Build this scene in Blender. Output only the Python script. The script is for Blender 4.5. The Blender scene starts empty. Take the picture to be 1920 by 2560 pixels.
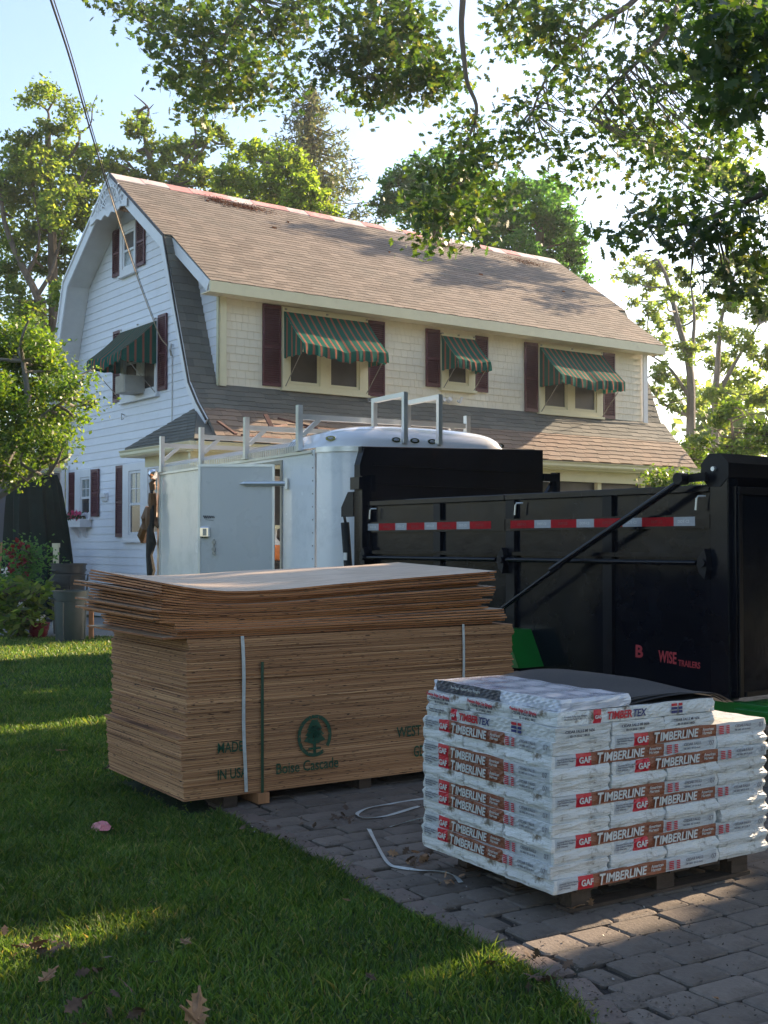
import bpy, bmesh, math, random
import numpy as np
from mathutils import Vector, Matrix, Euler
random.seed(7); RNG = np.random.default_rng(11)
PI = math.pi
S = bpy.context.scene
COL = S.collection

# ------------------------------------------------------------------ camera, sky, sun, exposure
F_PX, CAM_Z = 2990.0, 1.6
PITCH = math.atan(78 / 2990.0)
cd = bpy.data.cameras.new('camera'); cam = bpy.data.objects.new('camera', cd); COL.objects.link(cam)
cam.location = (0, 0, CAM_Z); cam.rotation_euler = (PI / 2 + PITCH, 0, 0)
cd.sensor_fit = 'VERTICAL'; cd.sensor_height = 36.0; cd.sensor_width = 27.0
cd.lens = 36.0 * F_PX / 2560.0; cd.clip_start = 0.05; cd.clip_end = 900
S.camera = cam
S.render.resolution_x, S.render.resolution_y = 768, 1024
SUN_AZ, SUN_EL = math.radians(52.0), math.radians(24.0)     # azimuth clockwise from +Y
SUND = Vector((math.sin(SUN_AZ) * math.cos(SUN_EL), math.cos(SUN_AZ) * math.cos(SUN_EL), math.sin(SUN_EL)))
W = bpy.data.worlds.new('World'); S.world = W; W.use_nodes = True
nt = W.node_tree; bg = nt.nodes['Background']
sky = nt.nodes.new('ShaderNodeTexSky'); sky.sky_type = 'NISHITA'; sky.sun_disc = False
sky.sun_elevation = SUN_EL; sky.sun_rotation = SUN_AZ; sky.air_density = 1.0; sky.dust_density = 1.6; sky.ozone_density = 1.2
nt.links.new(sky.outputs[0], bg.inputs[0]); bg.inputs[1].default_value = 0.11
sl = bpy.data.lights.new('sun', 'SUN'); sl.energy = 5.0; sl.angle = math.radians(0.6); sl.color = (1.0, 0.77, 0.52)
so = bpy.data.objects.new('sun', sl); COL.objects.link(so)
so.rotation_euler = (-SUND).to_track_quat('-Z', 'Y').to_euler()
S.view_settings.view_transform = 'Standard'; S.view_settings.look = 'None'
S.view_settings.exposure = 1.65; S.view_settings.gamma = 1.0
S.cycles.max_bounces = 8; S.cycles.transparent_max_bounces = 16

def at(u, v, Y):
    """world point seen at photo pixel (u, v) at ground distance Y"""
    a = (u - 960) / F_PX; b = (1280 - v) / F_PX
    y = math.cos(PITCH) - b * math.sin(PITCH); z = math.sin(PITCH) + b * math.cos(PITCH)
    return Vector((a / y * Y, Y, CAM_Z + z / y * Y))
D = 1.1573
def atd(x, y, Y): return at(x * D, y * D, Y)

# ------------------------------------------------------------------ materials
def newmat(name):
    m = bpy.data.materials.new(name); m.use_nodes = True
    n = m.node_tree; n.nodes.clear()
    out = n.nodes.new('ShaderNodeOutputMaterial')
    return m, n, out
def mix_rgb(n, fac, a, b, mode='MIX'):
    x = n.nodes.new('ShaderNodeMix'); x.data_type = 'RGBA'; x.blend_type = mode
    for sock, val in ((x.inputs[0], fac), (x.inputs[6], a), (x.inputs[7], b)):
        if hasattr(val, 'is_linked') or isinstance(val, bpy.types.NodeSocket): n.links.new(val, sock)
        elif isinstance(val, (int, float)): sock.default_value = val
        else: sock.default_value = (*val[:3], 1)
    return x.outputs[2]
def noise(n, scale, detail=4, vec=None, rough=0.6, stretch=None, coord='Object'):
    t = n.nodes.new('ShaderNodeTexNoise'); t.inputs['Scale'].default_value = scale
    t.inputs['Detail'].default_value = detail; t.inputs['Roughness'].default_value = rough
    tc = n.nodes.new('ShaderNodeTexCoord'); src = tc.outputs[coord]
    if stretch:
        mp = n.nodes.new('ShaderNodeMapping'); mp.inputs['Scale'].default_value = stretch
        n.links.new(src, mp.inputs[0]); src = mp.outputs[0]
    n.links.new(src, t.inputs['Vector'])
    return t.outputs['Fac']
def ramp(n, fac, stops):
    r = n.nodes.new('ShaderNodeValToRGB'); el = r.color_ramp.elements
    while len(el) > 1: el.remove(el[0])
    el[0].position = stops[0][0]; el[0].color = (*stops[0][1][:3], 1)
    for p, c in stops[1:]:
        e = el.new(p); e.color = (*c[:3], 1)
    n.links.new(fac, r.inputs[0]); return r.outputs[0]
def g(v): return (v, v, v)
def M(name, col, rough=0.6, metal=0.0, var=0.15, vscale=6.0, bump=0.0, bscale=40.0, coat=0.0, dirt=None, dscale=1.5, dlo=.5, dhi=.75, perobj=0.0, stretch=None, spec=0.5, trans=0.0, bstretch=None, bdist=0.01):
    m, n, out = newmat(name)
    b = n.nodes.new('ShaderNodeBsdfPrincipled')
    f = noise(n, vscale, 5, stretch=stretch)
    lo = [c * (1 - var) for c in col]; hi = [min(1, c * (1 + var)) for c in col]
    c = ramp(n, f, [(0.3, lo), (0.7, hi)])
    if dirt:
        d = noise(n, dscale, 6, rough=0.7)
        k = ramp(n, d, [(dlo, g(0)), (dhi, g(1))])
        c = mix_rgb(n, k, c, dirt)
    if perobj:
        oi = n.nodes.new('ShaderNodeObjectInfo')
        k = ramp(n, oi.outputs['Random'], [(0, g(1 - perobj)), (1, g(1 + perobj * .6))])
        c = mix_rgb(n, 1.0, c, k, 'MULTIPLY')
    n.links.new(c, b.inputs['Base Color'])
    b.inputs['Roughness'].default_value = rough; b.inputs['Metallic'].default_value = metal
    b.inputs['Coat Weight'].default_value = coat; b.inputs['Coat Roughness'].default_value = 0.05
    b.inputs['Specular IOR Level'].default_value = spec
    if rough > .12:
        rr = ramp(n, noise(n, vscale * 2.3, 3), [(0.2, g(max(0, rough - .1))), (0.8, g(min(1, rough + .1)))])
        n.links.new(rr, b.inputs['Roughness'])
    if bump:
        bp = n.nodes.new('ShaderNodeBump'); bp.inputs['Strength'].default_value = bump; bp.inputs['Distance'].default_value = bdist
        n.links.new(noise(n, bscale, 6, stretch=bstretch), bp.inputs['Height']); n.links.new(bp.outputs[0], b.inputs['Normal'])
    sh = b.outputs[0]
    if trans:
        t = n.nodes.new('ShaderNodeBsdfTranslucent'); n.links.new(c, t.inputs[0])
        mx = n.nodes.new('ShaderNodeMixShader'); mx.inputs[0].default_value = trans
        n.links.new(sh, mx.inputs[1]); n.links.new(t.outputs[0], mx.inputs[2]); sh = mx.outputs[0]
    n.links.new(sh, out.inputs[0]); return m
def leafmat(name, stops, tr, tfac=0.45, rough=0.45, nsc=.6):
    m, n, out = newmat(name)
    ge = n.nodes.new('ShaderNodeNewGeometry')
    c = ramp(n, ge.outputs['Random Per Island'], stops)
    k = ramp(n, noise(n, nsc, 3), [(0.35, g(.72)), (0.65, g(1.15))])
    c = mix_rgb(n, 1.0, c, k, 'MULTIPLY')
    b = n.nodes.new('ShaderNodeBsdfPrincipled'); n.links.new(c, b.inputs['Base Color']); b.inputs['Roughness'].default_value = rough
    t = n.nodes.new('ShaderNodeBsdfTranslucent'); n.links.new(mix_rgb(n, 1.0, c, tr, 'MULTIPLY'), t.inputs[0])
    mx = n.nodes.new('ShaderNodeMixShader'); mx.inputs[0].default_value = tfac
    n.links.new(b.outputs[0], mx.inputs[1]); n.links.new(t.outputs[0], mx.inputs[2]); n.links.new(mx.outputs[0], out.inputs[0])
    return m

mt = {}
mt['siding'] = M('white siding', (.76, .78, .84), .55, var=.03, vscale=3, perobj=.03, bump=.15, bscale=30, dirt=(.62, .62, .64), dscale=2.2, dlo=.55, dhi=.95, bstretch=(1, .1, 1))
mt['white'] = M('white trim', (.72, .73, .76), .45, var=.04, vscale=5, dirt=(.5, .49, .46), dscale=3, dlo=.6, dhi=.95)
mt['cream'] = M('cream trim', (.70, .66, .46), .5, var=.04, vscale=4, dirt=(.46, .42, .3), dscale=3, dlo=.6, dhi=.95)
mt['shake'] = M('cream shingles', (.80, .74, .60), .7, var=.03, vscale=12, perobj=.035, bump=.25, bscale=30, bstretch=(6, 6, 1), dirt=(.60, .53, .40), dscale=.8, dlo=.5, dhi=.9)
mt['soffit'] = M('soffit', (.62, .62, .62), .6, var=.05)
mt['wood'] = M('bare wood', (.30, .17, .09), .8, var=.35, vscale=8, stretch=(1, 1, 5), bump=.3)
mt['maroon'] = M('maroon paint', (.085, .018, .03), .45, var=.15, vscale=5, dirt=(.11, .035, .045), dscale=4)
mt['metal'] = M('aluminium', (.72, .72, .70), .38, .75, var=.05, vscale=3)
mt['dullmetal'] = M('dull metal', (.36, .35, .33), .45, .9, var=.15, vscale=9)
mt['chrome'] = M('chrome', (.8, .8, .8), .1, 1.0, var=.05)
mt['blackmetal'] = M('glossy black paint', (.006, .007, .011), .16, 0, var=.3, vscale=1.5, coat=.0, spec=.22, dirt=(.011, .010, .010), dscale=1.2, dlo=.5, dhi=.9, bump=.02, bscale=1.6, bdist=.2)
mt['blackold'] = M('scuffed black paint', (.008, .008, .011), .36, 0, var=.35, vscale=2, coat=.0, spec=.2, dirt=(.035, .02, .015), dscale=2.4, dlo=.60, dhi=.82, bump=.06, bscale=3, bdist=.05)
mt['green'] = M('green frame paint', (.008, .16, .02), .35, 0, var=.15, vscale=3, coat=.3)
mt['red'] = M('red reflector', (.36, .008, .014), .55, 0, var=.15, vscale=30, spec=.12)
mt['silver'] = M('silver reflector', (.34, .35, .37), .5, 0, var=.08, vscale=40)
mt['glass'] = M('dark window', (.03, .032, .035), .06, 0, var=.5, vscale=2.5, coat=.6)
mt['screen'] = M('dark insect screen', (.045, .042, .04), .5, 0, var=.4, vscale=1.6)
mt['curtain'] = M('curtain behind glass', (.22, .26, .26), .25, 0, var=.35, vscale=9, stretch=(6, 6, .4), coat=.8)
mt['rubber'] = M('rubber', (.02, .02, .02), .8, 0, var=.2, bump=.2)
mt['trailerwhite'] = M('white trailer skin', (.86, .86, .86), .22, 0, var=.025, vscale=1.2, coat=.5, dirt=(.52, .55, .57), dscale=2, dlo=.5, dhi=.9, bump=.012, bscale=2.2, bdist=.12)
mt['doorgrey'] = M('door skin', (.56, .57, .56), .3, 0, var=.04, vscale=1.2, coat=.2, bump=.01, bscale=3, bdist=.1)
mt['cap'] = M('moulded white cap', (.66, .66, .68), .16, 0, var=.03, vscale=2, coat=.8)
mt['orange'] = M('orange board', (.80, .22, .04), .5, 0, var=.12)
mt['darkint'] = M('dark inside', (.05, .045, .04), .8, 0, var=.3)
mt['can'] = M('dark green plastic', (.045, .06, .06), .5, 0, var=.15, vscale=4, bump=.05)
mt['can2'] = M('dark grey plastic', (.03, .034, .036), .55, 0, var=.2, vscale=4, bump=.05)
mt['pot'] = M('red glazed pot', (.16, .012, .02), .3, 0, var=.2)
mt['tarp'] = M('dark green tarp', (.007, .020, .017), .75, 0, spec=.12, var=.3, vscale=2.2, bump=.35, bscale=7, bdist=.05)
mt['leather'] = M('brown leather', (.16, .075, .03), .5, 0, var=.4, vscale=7, bump=.3)
mt['darkcloth'] = M('black webbing', (.02, .017, .014), .7, 0, var=.3, bump=.3)
mt['bark'] = M('bark', (.13, .10, .075), .9, 0, var=.4, vscale=5, stretch=(1, 1, .25), bump=.8, bscale=14, bstretch=(1, 1, .25), bdist=.04)
mt['greybark'] = M('grey bark', (.17, .155, .14), .9, 0, var=.35, vscale=5, stretch=(1, 1, .25), bump=.8, bscale=14, bdist=.03)
mt['fence'] = M('warm fence boards', (.42, .20, .09), .7, 0, var=.25, vscale=4, stretch=(4, 4, .5))
mt['concrete'] = M('concrete', (.26, .25, .24), .85, 0, var=.15, vscale=8, bump=.2)
mt['paper'] = M('white stone', (.55, .53, .5), .8, 0, var=.1)
mt['pink'] = M('pink wrapper', (.55, .18, .20), .6, 0, var=.3, vscale=20)
mt['strap'] = M('white strapping', (.50, .53, .52), .45, 0, var=.15, vscale=30)
mt['strapg'] = M('dark green strapping', (.015, .06, .03), .5, 0, var=.15)
mt['cable'] = M('black cable', (.02, .02, .022), .6)
mt['cablecream'] = M('cream cable', (.50, .40, .28), .6)
mt['ink'] = None
mt['petalpink'] = M('pink petals', (.75, .10, .24), .6, 0, var=.2, trans=.3)
mt['petalwhite'] = M('white petals', (.7, .66, .62), .6, 0, var=.1, trans=.3)
mt['petalred'] = M('red petals', (.26, .008, .015), .6, 0, var=.2, trans=.25)
mt['acgrey'] = M('beige plastic', (.36, .35, .32), .6, 0, var=.08)
mt['felt'] = M('black felt sheet', (.016, .016, .019), .75, 0, var=.2, vscale=60, bump=.3, bscale=300, bdist=.002)
mt['palletwood'] = M('pallet wood', (.06, .04, .028), .85, 0, var=.35, vscale=7, stretch=(1, 6, 6), bump=.4, perobj=.15)
# asphalt shingles
def roofmat(name, cols, dirt):
    m, n, out = newmat(name); b = n.nodes.new('ShaderNodeBsdfPrincipled')
    ge = n.nodes.new('ShaderNodeNewGeometry'); oi = n.nodes.new('ShaderNodeObjectInfo')
    ad = n.nodes.new('ShaderNodeMath'); ad.operation = 'ADD'; n.links.new(ge.outputs['Random Per Island'], ad.inputs[0]); n.links.new(oi.outputs['Random'], ad.inputs[1])
    fr = n.nodes.new('ShaderNodeMath'); fr.operation = 'FRACT'; n.links.new(ad.outputs[0], fr.inputs[0])
    c = ramp(n, fr.outputs[0], [(0, cols[0]), (.5, cols[1]), (1, cols[2])])
    c = mix_rgb(n, ramp(n, noise(n, .55, 5, rough=.7), [(.45, g(0)), (.75, g(.8))]), c, dirt)
    c = mix_rgb(n, 1.0, c, ramp(n, noise(n, 160, 2), [(.3, g(.78)), (.7, g(1.22))]), 'MULTIPLY')
    n.links.new(c, b.inputs['Base Color']); b.inputs['Roughness'].default_value = .9
    bp = n.nodes.new('ShaderNodeBump'); bp.inputs['Strength'].default_value = .5; bp.inputs['Distance'].default_value = .004
    n.links.new(noise(n, 220, 2), bp.inputs['Height']); n.links.new(bp.outputs[0], b.inputs['Normal'])
    n.links.new(b.outputs[0], out.inputs[0]); return m
mt['roof'] = roofmat('brown asphalt shingles', [(.130, .103, .086), (.172, .138, .115), (.210, .170, .142)], (.125, .115, .10))
mt['rooflow'] = roofmat('asphalt shingles in sunlit tone', [(.165, .128, .102), (.21, .165, .13), (.26, .20, .155)], (.24, .155, .115))  # warm tint puts sunlight into the colour of the lowest roof rows
mt['roofdark'] = roofmat('asphalt shingles in shade tone', [(.110, .112, .102), (.140, .140, .125), (.175, .168, .148)], (.11, .12, .11))  # grey green tint puts shade into the steep and upper flare shingles
# awning fabric: stripes woven across the width
def awnmat(axis):
    m, n, out = newmat('striped awning canvas ' + axis); b = n.nodes.new('ShaderNodeBsdfPrincipled')
    tc = n.nodes.new('ShaderNodeTexCoord'); sp = n.nodes.new('ShaderNodeSeparateXYZ'); n.links.new(tc.outputs['Object'], sp.inputs[0])
    mu = n.nodes.new('ShaderNodeMath'); mu.operation = 'MULTIPLY'; mu.inputs[1].default_value = 1 / .165; n.links.new(sp.outputs[axis], mu.inputs[0])
    fr = n.nodes.new('ShaderNodeMath'); fr.operation = 'FRACT'; n.links.new(mu.outputs[0], fr.inputs[0])
    G, R_, K = (.008, .105, .080), (.38, .13, .08), (.07, .05, .055)
    r = n.nodes.new('ShaderNodeValToRGB'); r.color_ramp.interpolation = 'CONSTANT'
    el = r.color_ramp.elements; el[0].position = 0; el[0].color = (*G, 1); el[1].position = .68; el[1].color = (*R_, 1)
    for p, c in ((.72, K), (.76, R_), (.86, K), (.90, R_), (.95, G)):
        e = el.new(p); e.color = (*c, 1)
    n.links.new(fr.outputs[0], r.inputs[0]); n.links.new(r.outputs[0], b.inputs['Base Color']); b.inputs['Roughness'].default_value = .9; b.inputs['Specular IOR Level'].default_value = .08
    t = n.nodes.new('ShaderNodeBsdfTranslucent'); n.links.new(r.outputs[0], t.inputs[0])
    mx = n.nodes.new('ShaderNodeMixShader'); mx.inputs[0].default_value = .15
    n.links.new(b.outputs[0], mx.inputs[1]); n.links.new(t.outputs[0], mx.inputs[2]); n.links.new(mx.outputs[0], out.inputs[0]); return m
mt['awnx'] = awnmat('X'); mt['awny'] = awnmat('Y')
# plywood edges and faces
def plymat():
    m, n, out = newmat('plywood edge'); b = n.nodes.new('ShaderNodeBsdfPrincipled')
    oi = n.nodes.new('ShaderNodeObjectInfo')
    tc = n.nodes.new('ShaderNodeTexCoord'); mp = n.nodes.new('ShaderNodeMapping'); mp.inputs['Scale'].default_value = (1.2, 1.2, 260)
    ad = n.nodes.new('ShaderNodeVectorMath'); ad.operation = 'ADD'; n.links.new(tc.outputs['Object'], ad.inputs[0])
    cb = n.nodes.new('ShaderNodeCombineXYZ'); mu = n.nodes.new('ShaderNodeMath'); mu.operation = 'MULTIPLY'; mu.inputs[1].default_value = 37.0
    n.links.new(oi.outputs['Random'], mu.inputs[0]); n.links.new(mu.outputs[0], cb.inputs[0]); n.links.new(mu.outputs[0], cb.inputs[1]); n.links.new(cb.outputs[0], ad.inputs[1])
    n.links.new(ad.outputs[0], mp.inputs[0])
    t = n.nodes.new('ShaderNodeTexNoise'); t.inputs['Scale'].default_value = 1; t.inputs['Detail'].default_value = 5; n.links.new(mp.outputs[0], t.inputs['Vector'])
    c = ramp(n, t.outputs['Fac'], [(.30, (.11, .048, .022)), (.44, (.38, .205, .105)), (.58, (.56, .33, .18)), (.72, (.72, .48, .29))])
    mp2 = n.nodes.new('ShaderNodeMapping'); mp2.inputs['Scale'].default_value = (16, 16, 170); n.links.new(ad.outputs[0], mp2.inputs[0])
    t2 = n.nodes.new('ShaderNodeTexNoise'); t2.inputs['Scale'].default_value = 1; t2.inputs['Detail'].default_value = 1; n.links.new(mp2.outputs[0], t2.inputs['Vector'])
    c = mix_rgb(n, ramp(n, t2.outputs['Fac'], [(.675, g(0)), (.70, g(1))]), c, (.02, .010, .006))
    c = mix_rgb(n, 1.0, c, ramp(n, oi.outputs['Random'], [(0, (.62, .50, .42)), (.25, (1.0, .92, .82)), (.5, (.74, .64, .56)), (.75, (1.1, 1.02, .92)), (1, (.86, .72, .60))]), 'MULTIPLY')
    n.links.new(c, b.inputs['Base Color']); b.inputs['Roughness'].default_value = .8
    n.links.new(b.outputs[0], out.inputs[0])
    m2, n, out = newmat('plywood face'); b = n.nodes.new('ShaderNodeBsdfPrincipled')
    f = noise(n, 3.0, 6, stretch=(1, 9, 9))
    c = ramp(n, f, [(.3, (.42, .30, .20)), (.55, (.60, .47, .35)), (.75, (.66, .54, .42))])
    k = noise(n, 5, 2, stretch=(1, 3, 1)); c = mix_rgb(n, ramp(n, k, [(.64, g(0)), (.70, g(.6))]), c, (.25, .20, .18))
    n.links.new(c, b.inputs['Base Color']); b.inputs['Roughness'].default_value = .42; n.links.new(b.outputs[0], out.inputs[0])
    return m, m2
mt['plyedge'], mt['plyface'] = plymat()
mt['plyred'] = mt['plyedge'].copy(); mt['plyred'].name = 'reddish plywood edge'
for n_ in mt['plyred'].node_tree.nodes:
    if n_.type == 'VALTORGB' and len(n_.color_ramp.elements) == 5:
        for e_ in n_.color_ramp.elements: c_ = e_.color; e_.color = (c_[0] * .95, c_[1] * .78, c_[2] * .66, 1)
def inkmat(name, col, thr, sc=60, st=(1, 1, 4)):
    m, n, out = newmat(name); b = n.nodes.new('ShaderNodeBsdfPrincipled'); b.inputs['Base Color'].default_value = (*col, 1); b.inputs['Roughness'].default_value = .8
    tr = n.nodes.new('ShaderNodeBsdfTransparent'); mx = n.nodes.new('ShaderNodeMixShader')
    k = ramp(n, noise(n, sc, 2, stretch=st), [(thr - .06, g(1)), (thr + .06, g(0.1))])
    n.links.new(k, mx.inputs[0]); n.links.new(tr.outputs[0], mx.inputs[2 if False else 2]); n.links.new(b.outputs[0], mx.inputs[1])
    n.links.new(mx.outputs[0], out.inputs[0]); return m
mt['ink'] = inkmat('worn green stencil ink', (.012, .075, .04), .36, 55, (1, 8, 1))
# wrapper prints
mt['wrap'] = M('white plastic wrap', (.70, .70, .68), .32, 0, var=.06, vscale=10, bump=.9, bscale=26, bstretch=(.5, .5, 2.6), bdist=.014, dirt=(.17, .13, .085), dscale=8, dlo=.535, dhi=.65, perobj=.10)
mt['wrapgrey'] = M('grey print on wrap', (.50, .52, .54), .33, 0, var=.05, vscale=10, bump=.8, bscale=26, bstretch=(.6, .6, 2.2), bdist=.01, dirt=(.2, .17, .12), dscale=6, dlo=.62, dhi=.8)
mt['brown'] = M('brown print', (.24, .068, .028), .33, 0, var=.1, vscale=10, bump=.8, bscale=26, bdist=.01, bstretch=(.6, .6, 2.2), dirt=(.10, .05, .03), dscale=6, dlo=.6, dhi=.8)
mt['printred'] = M('red print', (.52, .012, .03), .35, 0, var=.08, vscale=10, bump=.4, bscale=22, bdist=.008)
mt['printblue'] = M('blue print', (.02, .03, .15), .4)
mt['printwhite'] = M('white print', (.62, .62, .60), .4, 0, var=.12, vscale=30)
mt['printdark'] = M('dark print', (.06, .06, .075), .4)
mt['printgrey'] = M('grey lettering', (.22, .22, .24), .4)

# ------------------------------------------------------------------ object helpers
def tag(o, label=None, cat=None, group=None, kind=None):
    if label: o['label'] = label
    if cat: o['category'] = cat
    if group: o['group'] = group
    if kind: o['kind'] = kind
    return o
def thing(name, label, cat, loc=(0, 0, 0), rz=0.0, group=None):
    o = bpy.data.objects.new(name, None); COL.objects.link(o); o.location = loc; o.rotation_euler = (0, 0, rz)
    o.empty_display_size = .1
    return tag(o, label, cat, group)
def link(name, me, mats, parent=None):
    if mats is not None and len(me.materials) == 0:
        for m in (mats if isinstance(mats, (list, tuple)) else [mats]): me.materials.append(m)
    o = bpy.data.objects.new(name, me); COL.objects.link(o); o.parent = parent; return o
def share(name, me, parent, loc=(0, 0, 0), rot=(0, 0, 0), sc=(1, 1, 1)):
    o = bpy.data.objects.new(name, me); COL.objects.link(o); o.parent = parent
    o.location = loc; o.rotation_euler = rot; o.scale = sc; return o
class MB:
    def __init__(s): s.v = []; s.f = []; s.mi = []; s.cur = 0
    def mat(s, i): s.cur = i; return s
    def add(s, vs, fs):
        k = len(s.v); s.v += [tuple(v) for v in vs]
        s.f += [tuple(k + i for i in f) for f in fs]; s.mi += [s.cur] * len(fs); return s
    def box(s, a, b, M_=None):
        (x0, y0, z0), (x1, y1, z1) = a, b
        vs = [(x0, y0, z0), (x1, y0, z0), (x1, y1, z0), (x0, y1, z0), (x0, y0, z1), (x1, y0, z1), (x1, y1, z1), (x0, y1, z1)]
        if M_ is not None: vs = [M_ @ Vector(v) for v in vs]
        return s.add(vs, [(0, 3, 2, 1), (4, 5, 6, 7), (0, 1, 5, 4), (1, 2, 6, 5), (2, 3, 7, 6), (3, 0, 4, 7)])
    def tube(s, pts, r, n=8, cap=True):
        pts = [Vector(p) for p in pts]; rs = r if isinstance(r, (list, tuple)) else [r] * len(pts)
        vs = []; fs = []
        up = Vector((0, 0, 1))
        for i, p in enumerate(pts):
            d = (pts[min(i + 1, len(pts) - 1)] - pts[max(i - 1, 0)]).normalized()
            a = d.cross(up if abs(d.z) < .95 else Vector((1, 0, 0))).normalized(); b = d.cross(a)
            for k in range(n):
                t = 2 * PI * k / n; vs.append(p + a * math.cos(t) * rs[i] + b * math.sin(t) * rs[i])
        for i in range(len(pts) - 1):
            for k in range(n):
                fs.append((i * n + k, i * n + (k + 1) % n, (i + 1) * n + (k + 1) % n, (i + 1) * n + k))
        if cap: fs += [tuple(range(n))[::-1], tuple((len(pts) - 1) * n + k for k in range(n))]
        return s.add(vs, fs)
    def bar(s, p, q, w, h, up=(0, 0, 1)):
        p, q = Vector(p), Vector(q); d = (q - p).normalized(); a = d.cross(Vector(up))
        if a.length < 1e-4: a = d.cross(Vector((1, 0, 0)))
        a.normalize(); b = a.cross(d).normalized()
        vs = [e + a * sx * w / 2 + b * sy * h / 2 for e in (p, q) for sx, sy in ((-1, -1), (1, -1), (1, 1), (-1, 1))]
        return s.add(vs, [(0, 1, 2, 3), (7, 6, 5, 4), (0, 4, 5, 1), (1, 5, 6, 2), (2, 6, 7, 3), (3, 7, 4, 0)])
    def prism(s, poly, axis, a, b):
        """poly of 2-D points extruded along axis ('x': poly is (y,z); 'y': (x,z); 'z': (x,y))"""
        f = {'x': lambda p, k: (k, p[0], p[1]), 'y': lambda p, k: (p[0], k, p[1]), 'z': lambda p, k: (p[0], p[1], k)}[axis]
        n = len(poly); vs = [f(p, a) for p in poly] + [f(p, b) for p in poly]
        return s.add(vs, [tuple(range(n)), tuple(range(2 * n - 1, n - 1, -1))] + [(i, n + i, n + (i + 1) % n, (i + 1) % n) for i in range(n)])
    def lathe(s, prof, n=24, c=(0, 0), cap=False):
        vs = []; fs = []
        for r, z in prof:
            for k in range(n):
                t = 2 * PI * k / n; vs.append((c[0] + r * math.cos(t), c[1] + r * math.sin(t), z))
        for i in range(len(prof) - 1):
            for k in range(n): fs.append((i * n + k, i * n + (k + 1) % n, (i + 1) * n + (k + 1) % n, (i + 1) * n + k))
        if cap: fs += [tuple(range(n))[::-1], tuple((len(prof) - 1) * n + k for k in range(n))]
        return s.add(vs, fs)
    def mesh(s, name, mats, smooth=False, bevel=0):
        me = bpy.data.meshes.new(name); me.from_pydata(s.v, [], s.f); me.update()
        bm = bmesh.new(); bm.from_mesh(me)
        for f, i in zip(bm.faces, s.mi): f.material_index = i
        bmesh.ops.recalc_face_normals(bm, faces=bm.faces)
        if bevel: bmesh.ops.bevel(bm, geom=list(bm.edges), offset=bevel, segments=1, affect='EDGES')
        bm.to_mesh(me); bm.free()
        if smooth:
            me.shade_smooth() if hasattr(me, 'shade_smooth') else None
            try: me.set_sharp_from_angle(angle=math.radians(40))
            except Exception: pass
        for m in (mats if isinstance(mats, (list, tuple)) else [mats]): me.materials.append(m)
        return me
    def obj(s, name, mats, parent=None, smooth=False, bevel=0):
        return link(name, s.mesh(name, mats, smooth, bevel), None, parent)
def np_mesh(name, V, nper, mats):
    """V: (N, nper, 3) separate polygons"""
    N = V.shape[0]; me = bpy.data.meshes.new(name)
    me.vertices.add(N * nper); me.vertices.foreach_set('co', V.reshape(-1).astype(np.float32))
    me.loops.add(N * nper); me.loops.foreach_set('vertex_index', np.arange(N * nper, dtype=np.int32))
    me.polygons.add(N); me.polygons.foreach_set('loop_start', np.arange(0, N * nper, nper, dtype=np.int32))
    me.polygons.foreach_set('loop_total', np.full(N, nper, dtype=np.int32))
    me.update(calc_edges=True); me.validate()
    for m in (mats if isinstance(mats, (list, tuple)) else [mats]): me.materials.append(m)
    return me
def rot_frames(N, rng, flat=0.0):
    """random orthonormal frames; flat>0 biases normals upward"""
    n = rng.normal(size=(N, 3)); n[:, 2] = np.abs(n[:, 2]) + flat; n /= np.linalg.norm(n, axis=1)[:, None]
    a = rng.normal(size=(N, 3)); a -= (a * n).sum(1)[:, None] * n; a /= np.linalg.norm(a, axis=1)[:, None]
    return a, np.cross(n, a), n
LEAF_Q = np.array([(0, 0), (.42, .30), (1, 0), (.42, -.30)])
LEAF_OAK = np.array([(0, .02), (.16, .10), (.22, .24), (.34, .13), (.44, .36), (.58, .14), (.70, .30), (.80, .10), (1, 0), (.82, -.12), (.68, -.32), (.58, -.13), (.42, -.36), (.34, -.12), (.2, -.22), (.14, -.08)])
LEAF_BIG = np.array([(0, 0), (.25, .22), (.55, .28), (1, 0), (.55, -.28), (.25, -.22)])
def leaves(P, size, shape, rng, flat=.3, jitter=.35, droop=0.0):
    N = len(P); a, b, n = rot_frames(N, rng, flat)
    s = size * (1 + rng.uniform(-jitter, jitter, N))
    L = P[:, None, :] + (a[:, None, :] * shape[None, :, 0:1] + b[:, None, :] * shape[None, :, 1:2]) * s[:, None, None]
    curl = -(shape[:, 1] ** 2 + .35 * shape[:, 0] ** 2)
    L += n[:, None, :] * (curl[None, :, None] * s[:, None, None] * .5)
    return L
def text_mesh(txt, size, mat, bold=0.0, shear=0.0, xs=1.0, extr=0.0006):
    cu = bpy.data.curves.new('t', 'FONT'); cu.body = txt; cu.size = size; cu.offset = bold * size; cu.shear = shear
    cu.extrude = extr; cu.resolution_u = 3; cu.fill_mode = 'FRONT' if extr == 0 else 'BOTH'
    o = bpy.data.objects.new('t', cu); COL.objects.link(o)
    dg = bpy.context.evaluated_depsgraph_get(); me = bpy.data.meshes.new_from_object(o.evaluated_get(dg))
    bpy.data.objects.remove(o)
    x0 = min((v.co.x for v in me.vertices), default=0)
    for v in me.vertices: v.co.x = (v.co.x - x0) * xs
    me.materials.clear(); me.materials.append(mat); me['w'] = max(v.co.x for v in me.vertices)
    return me

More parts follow.
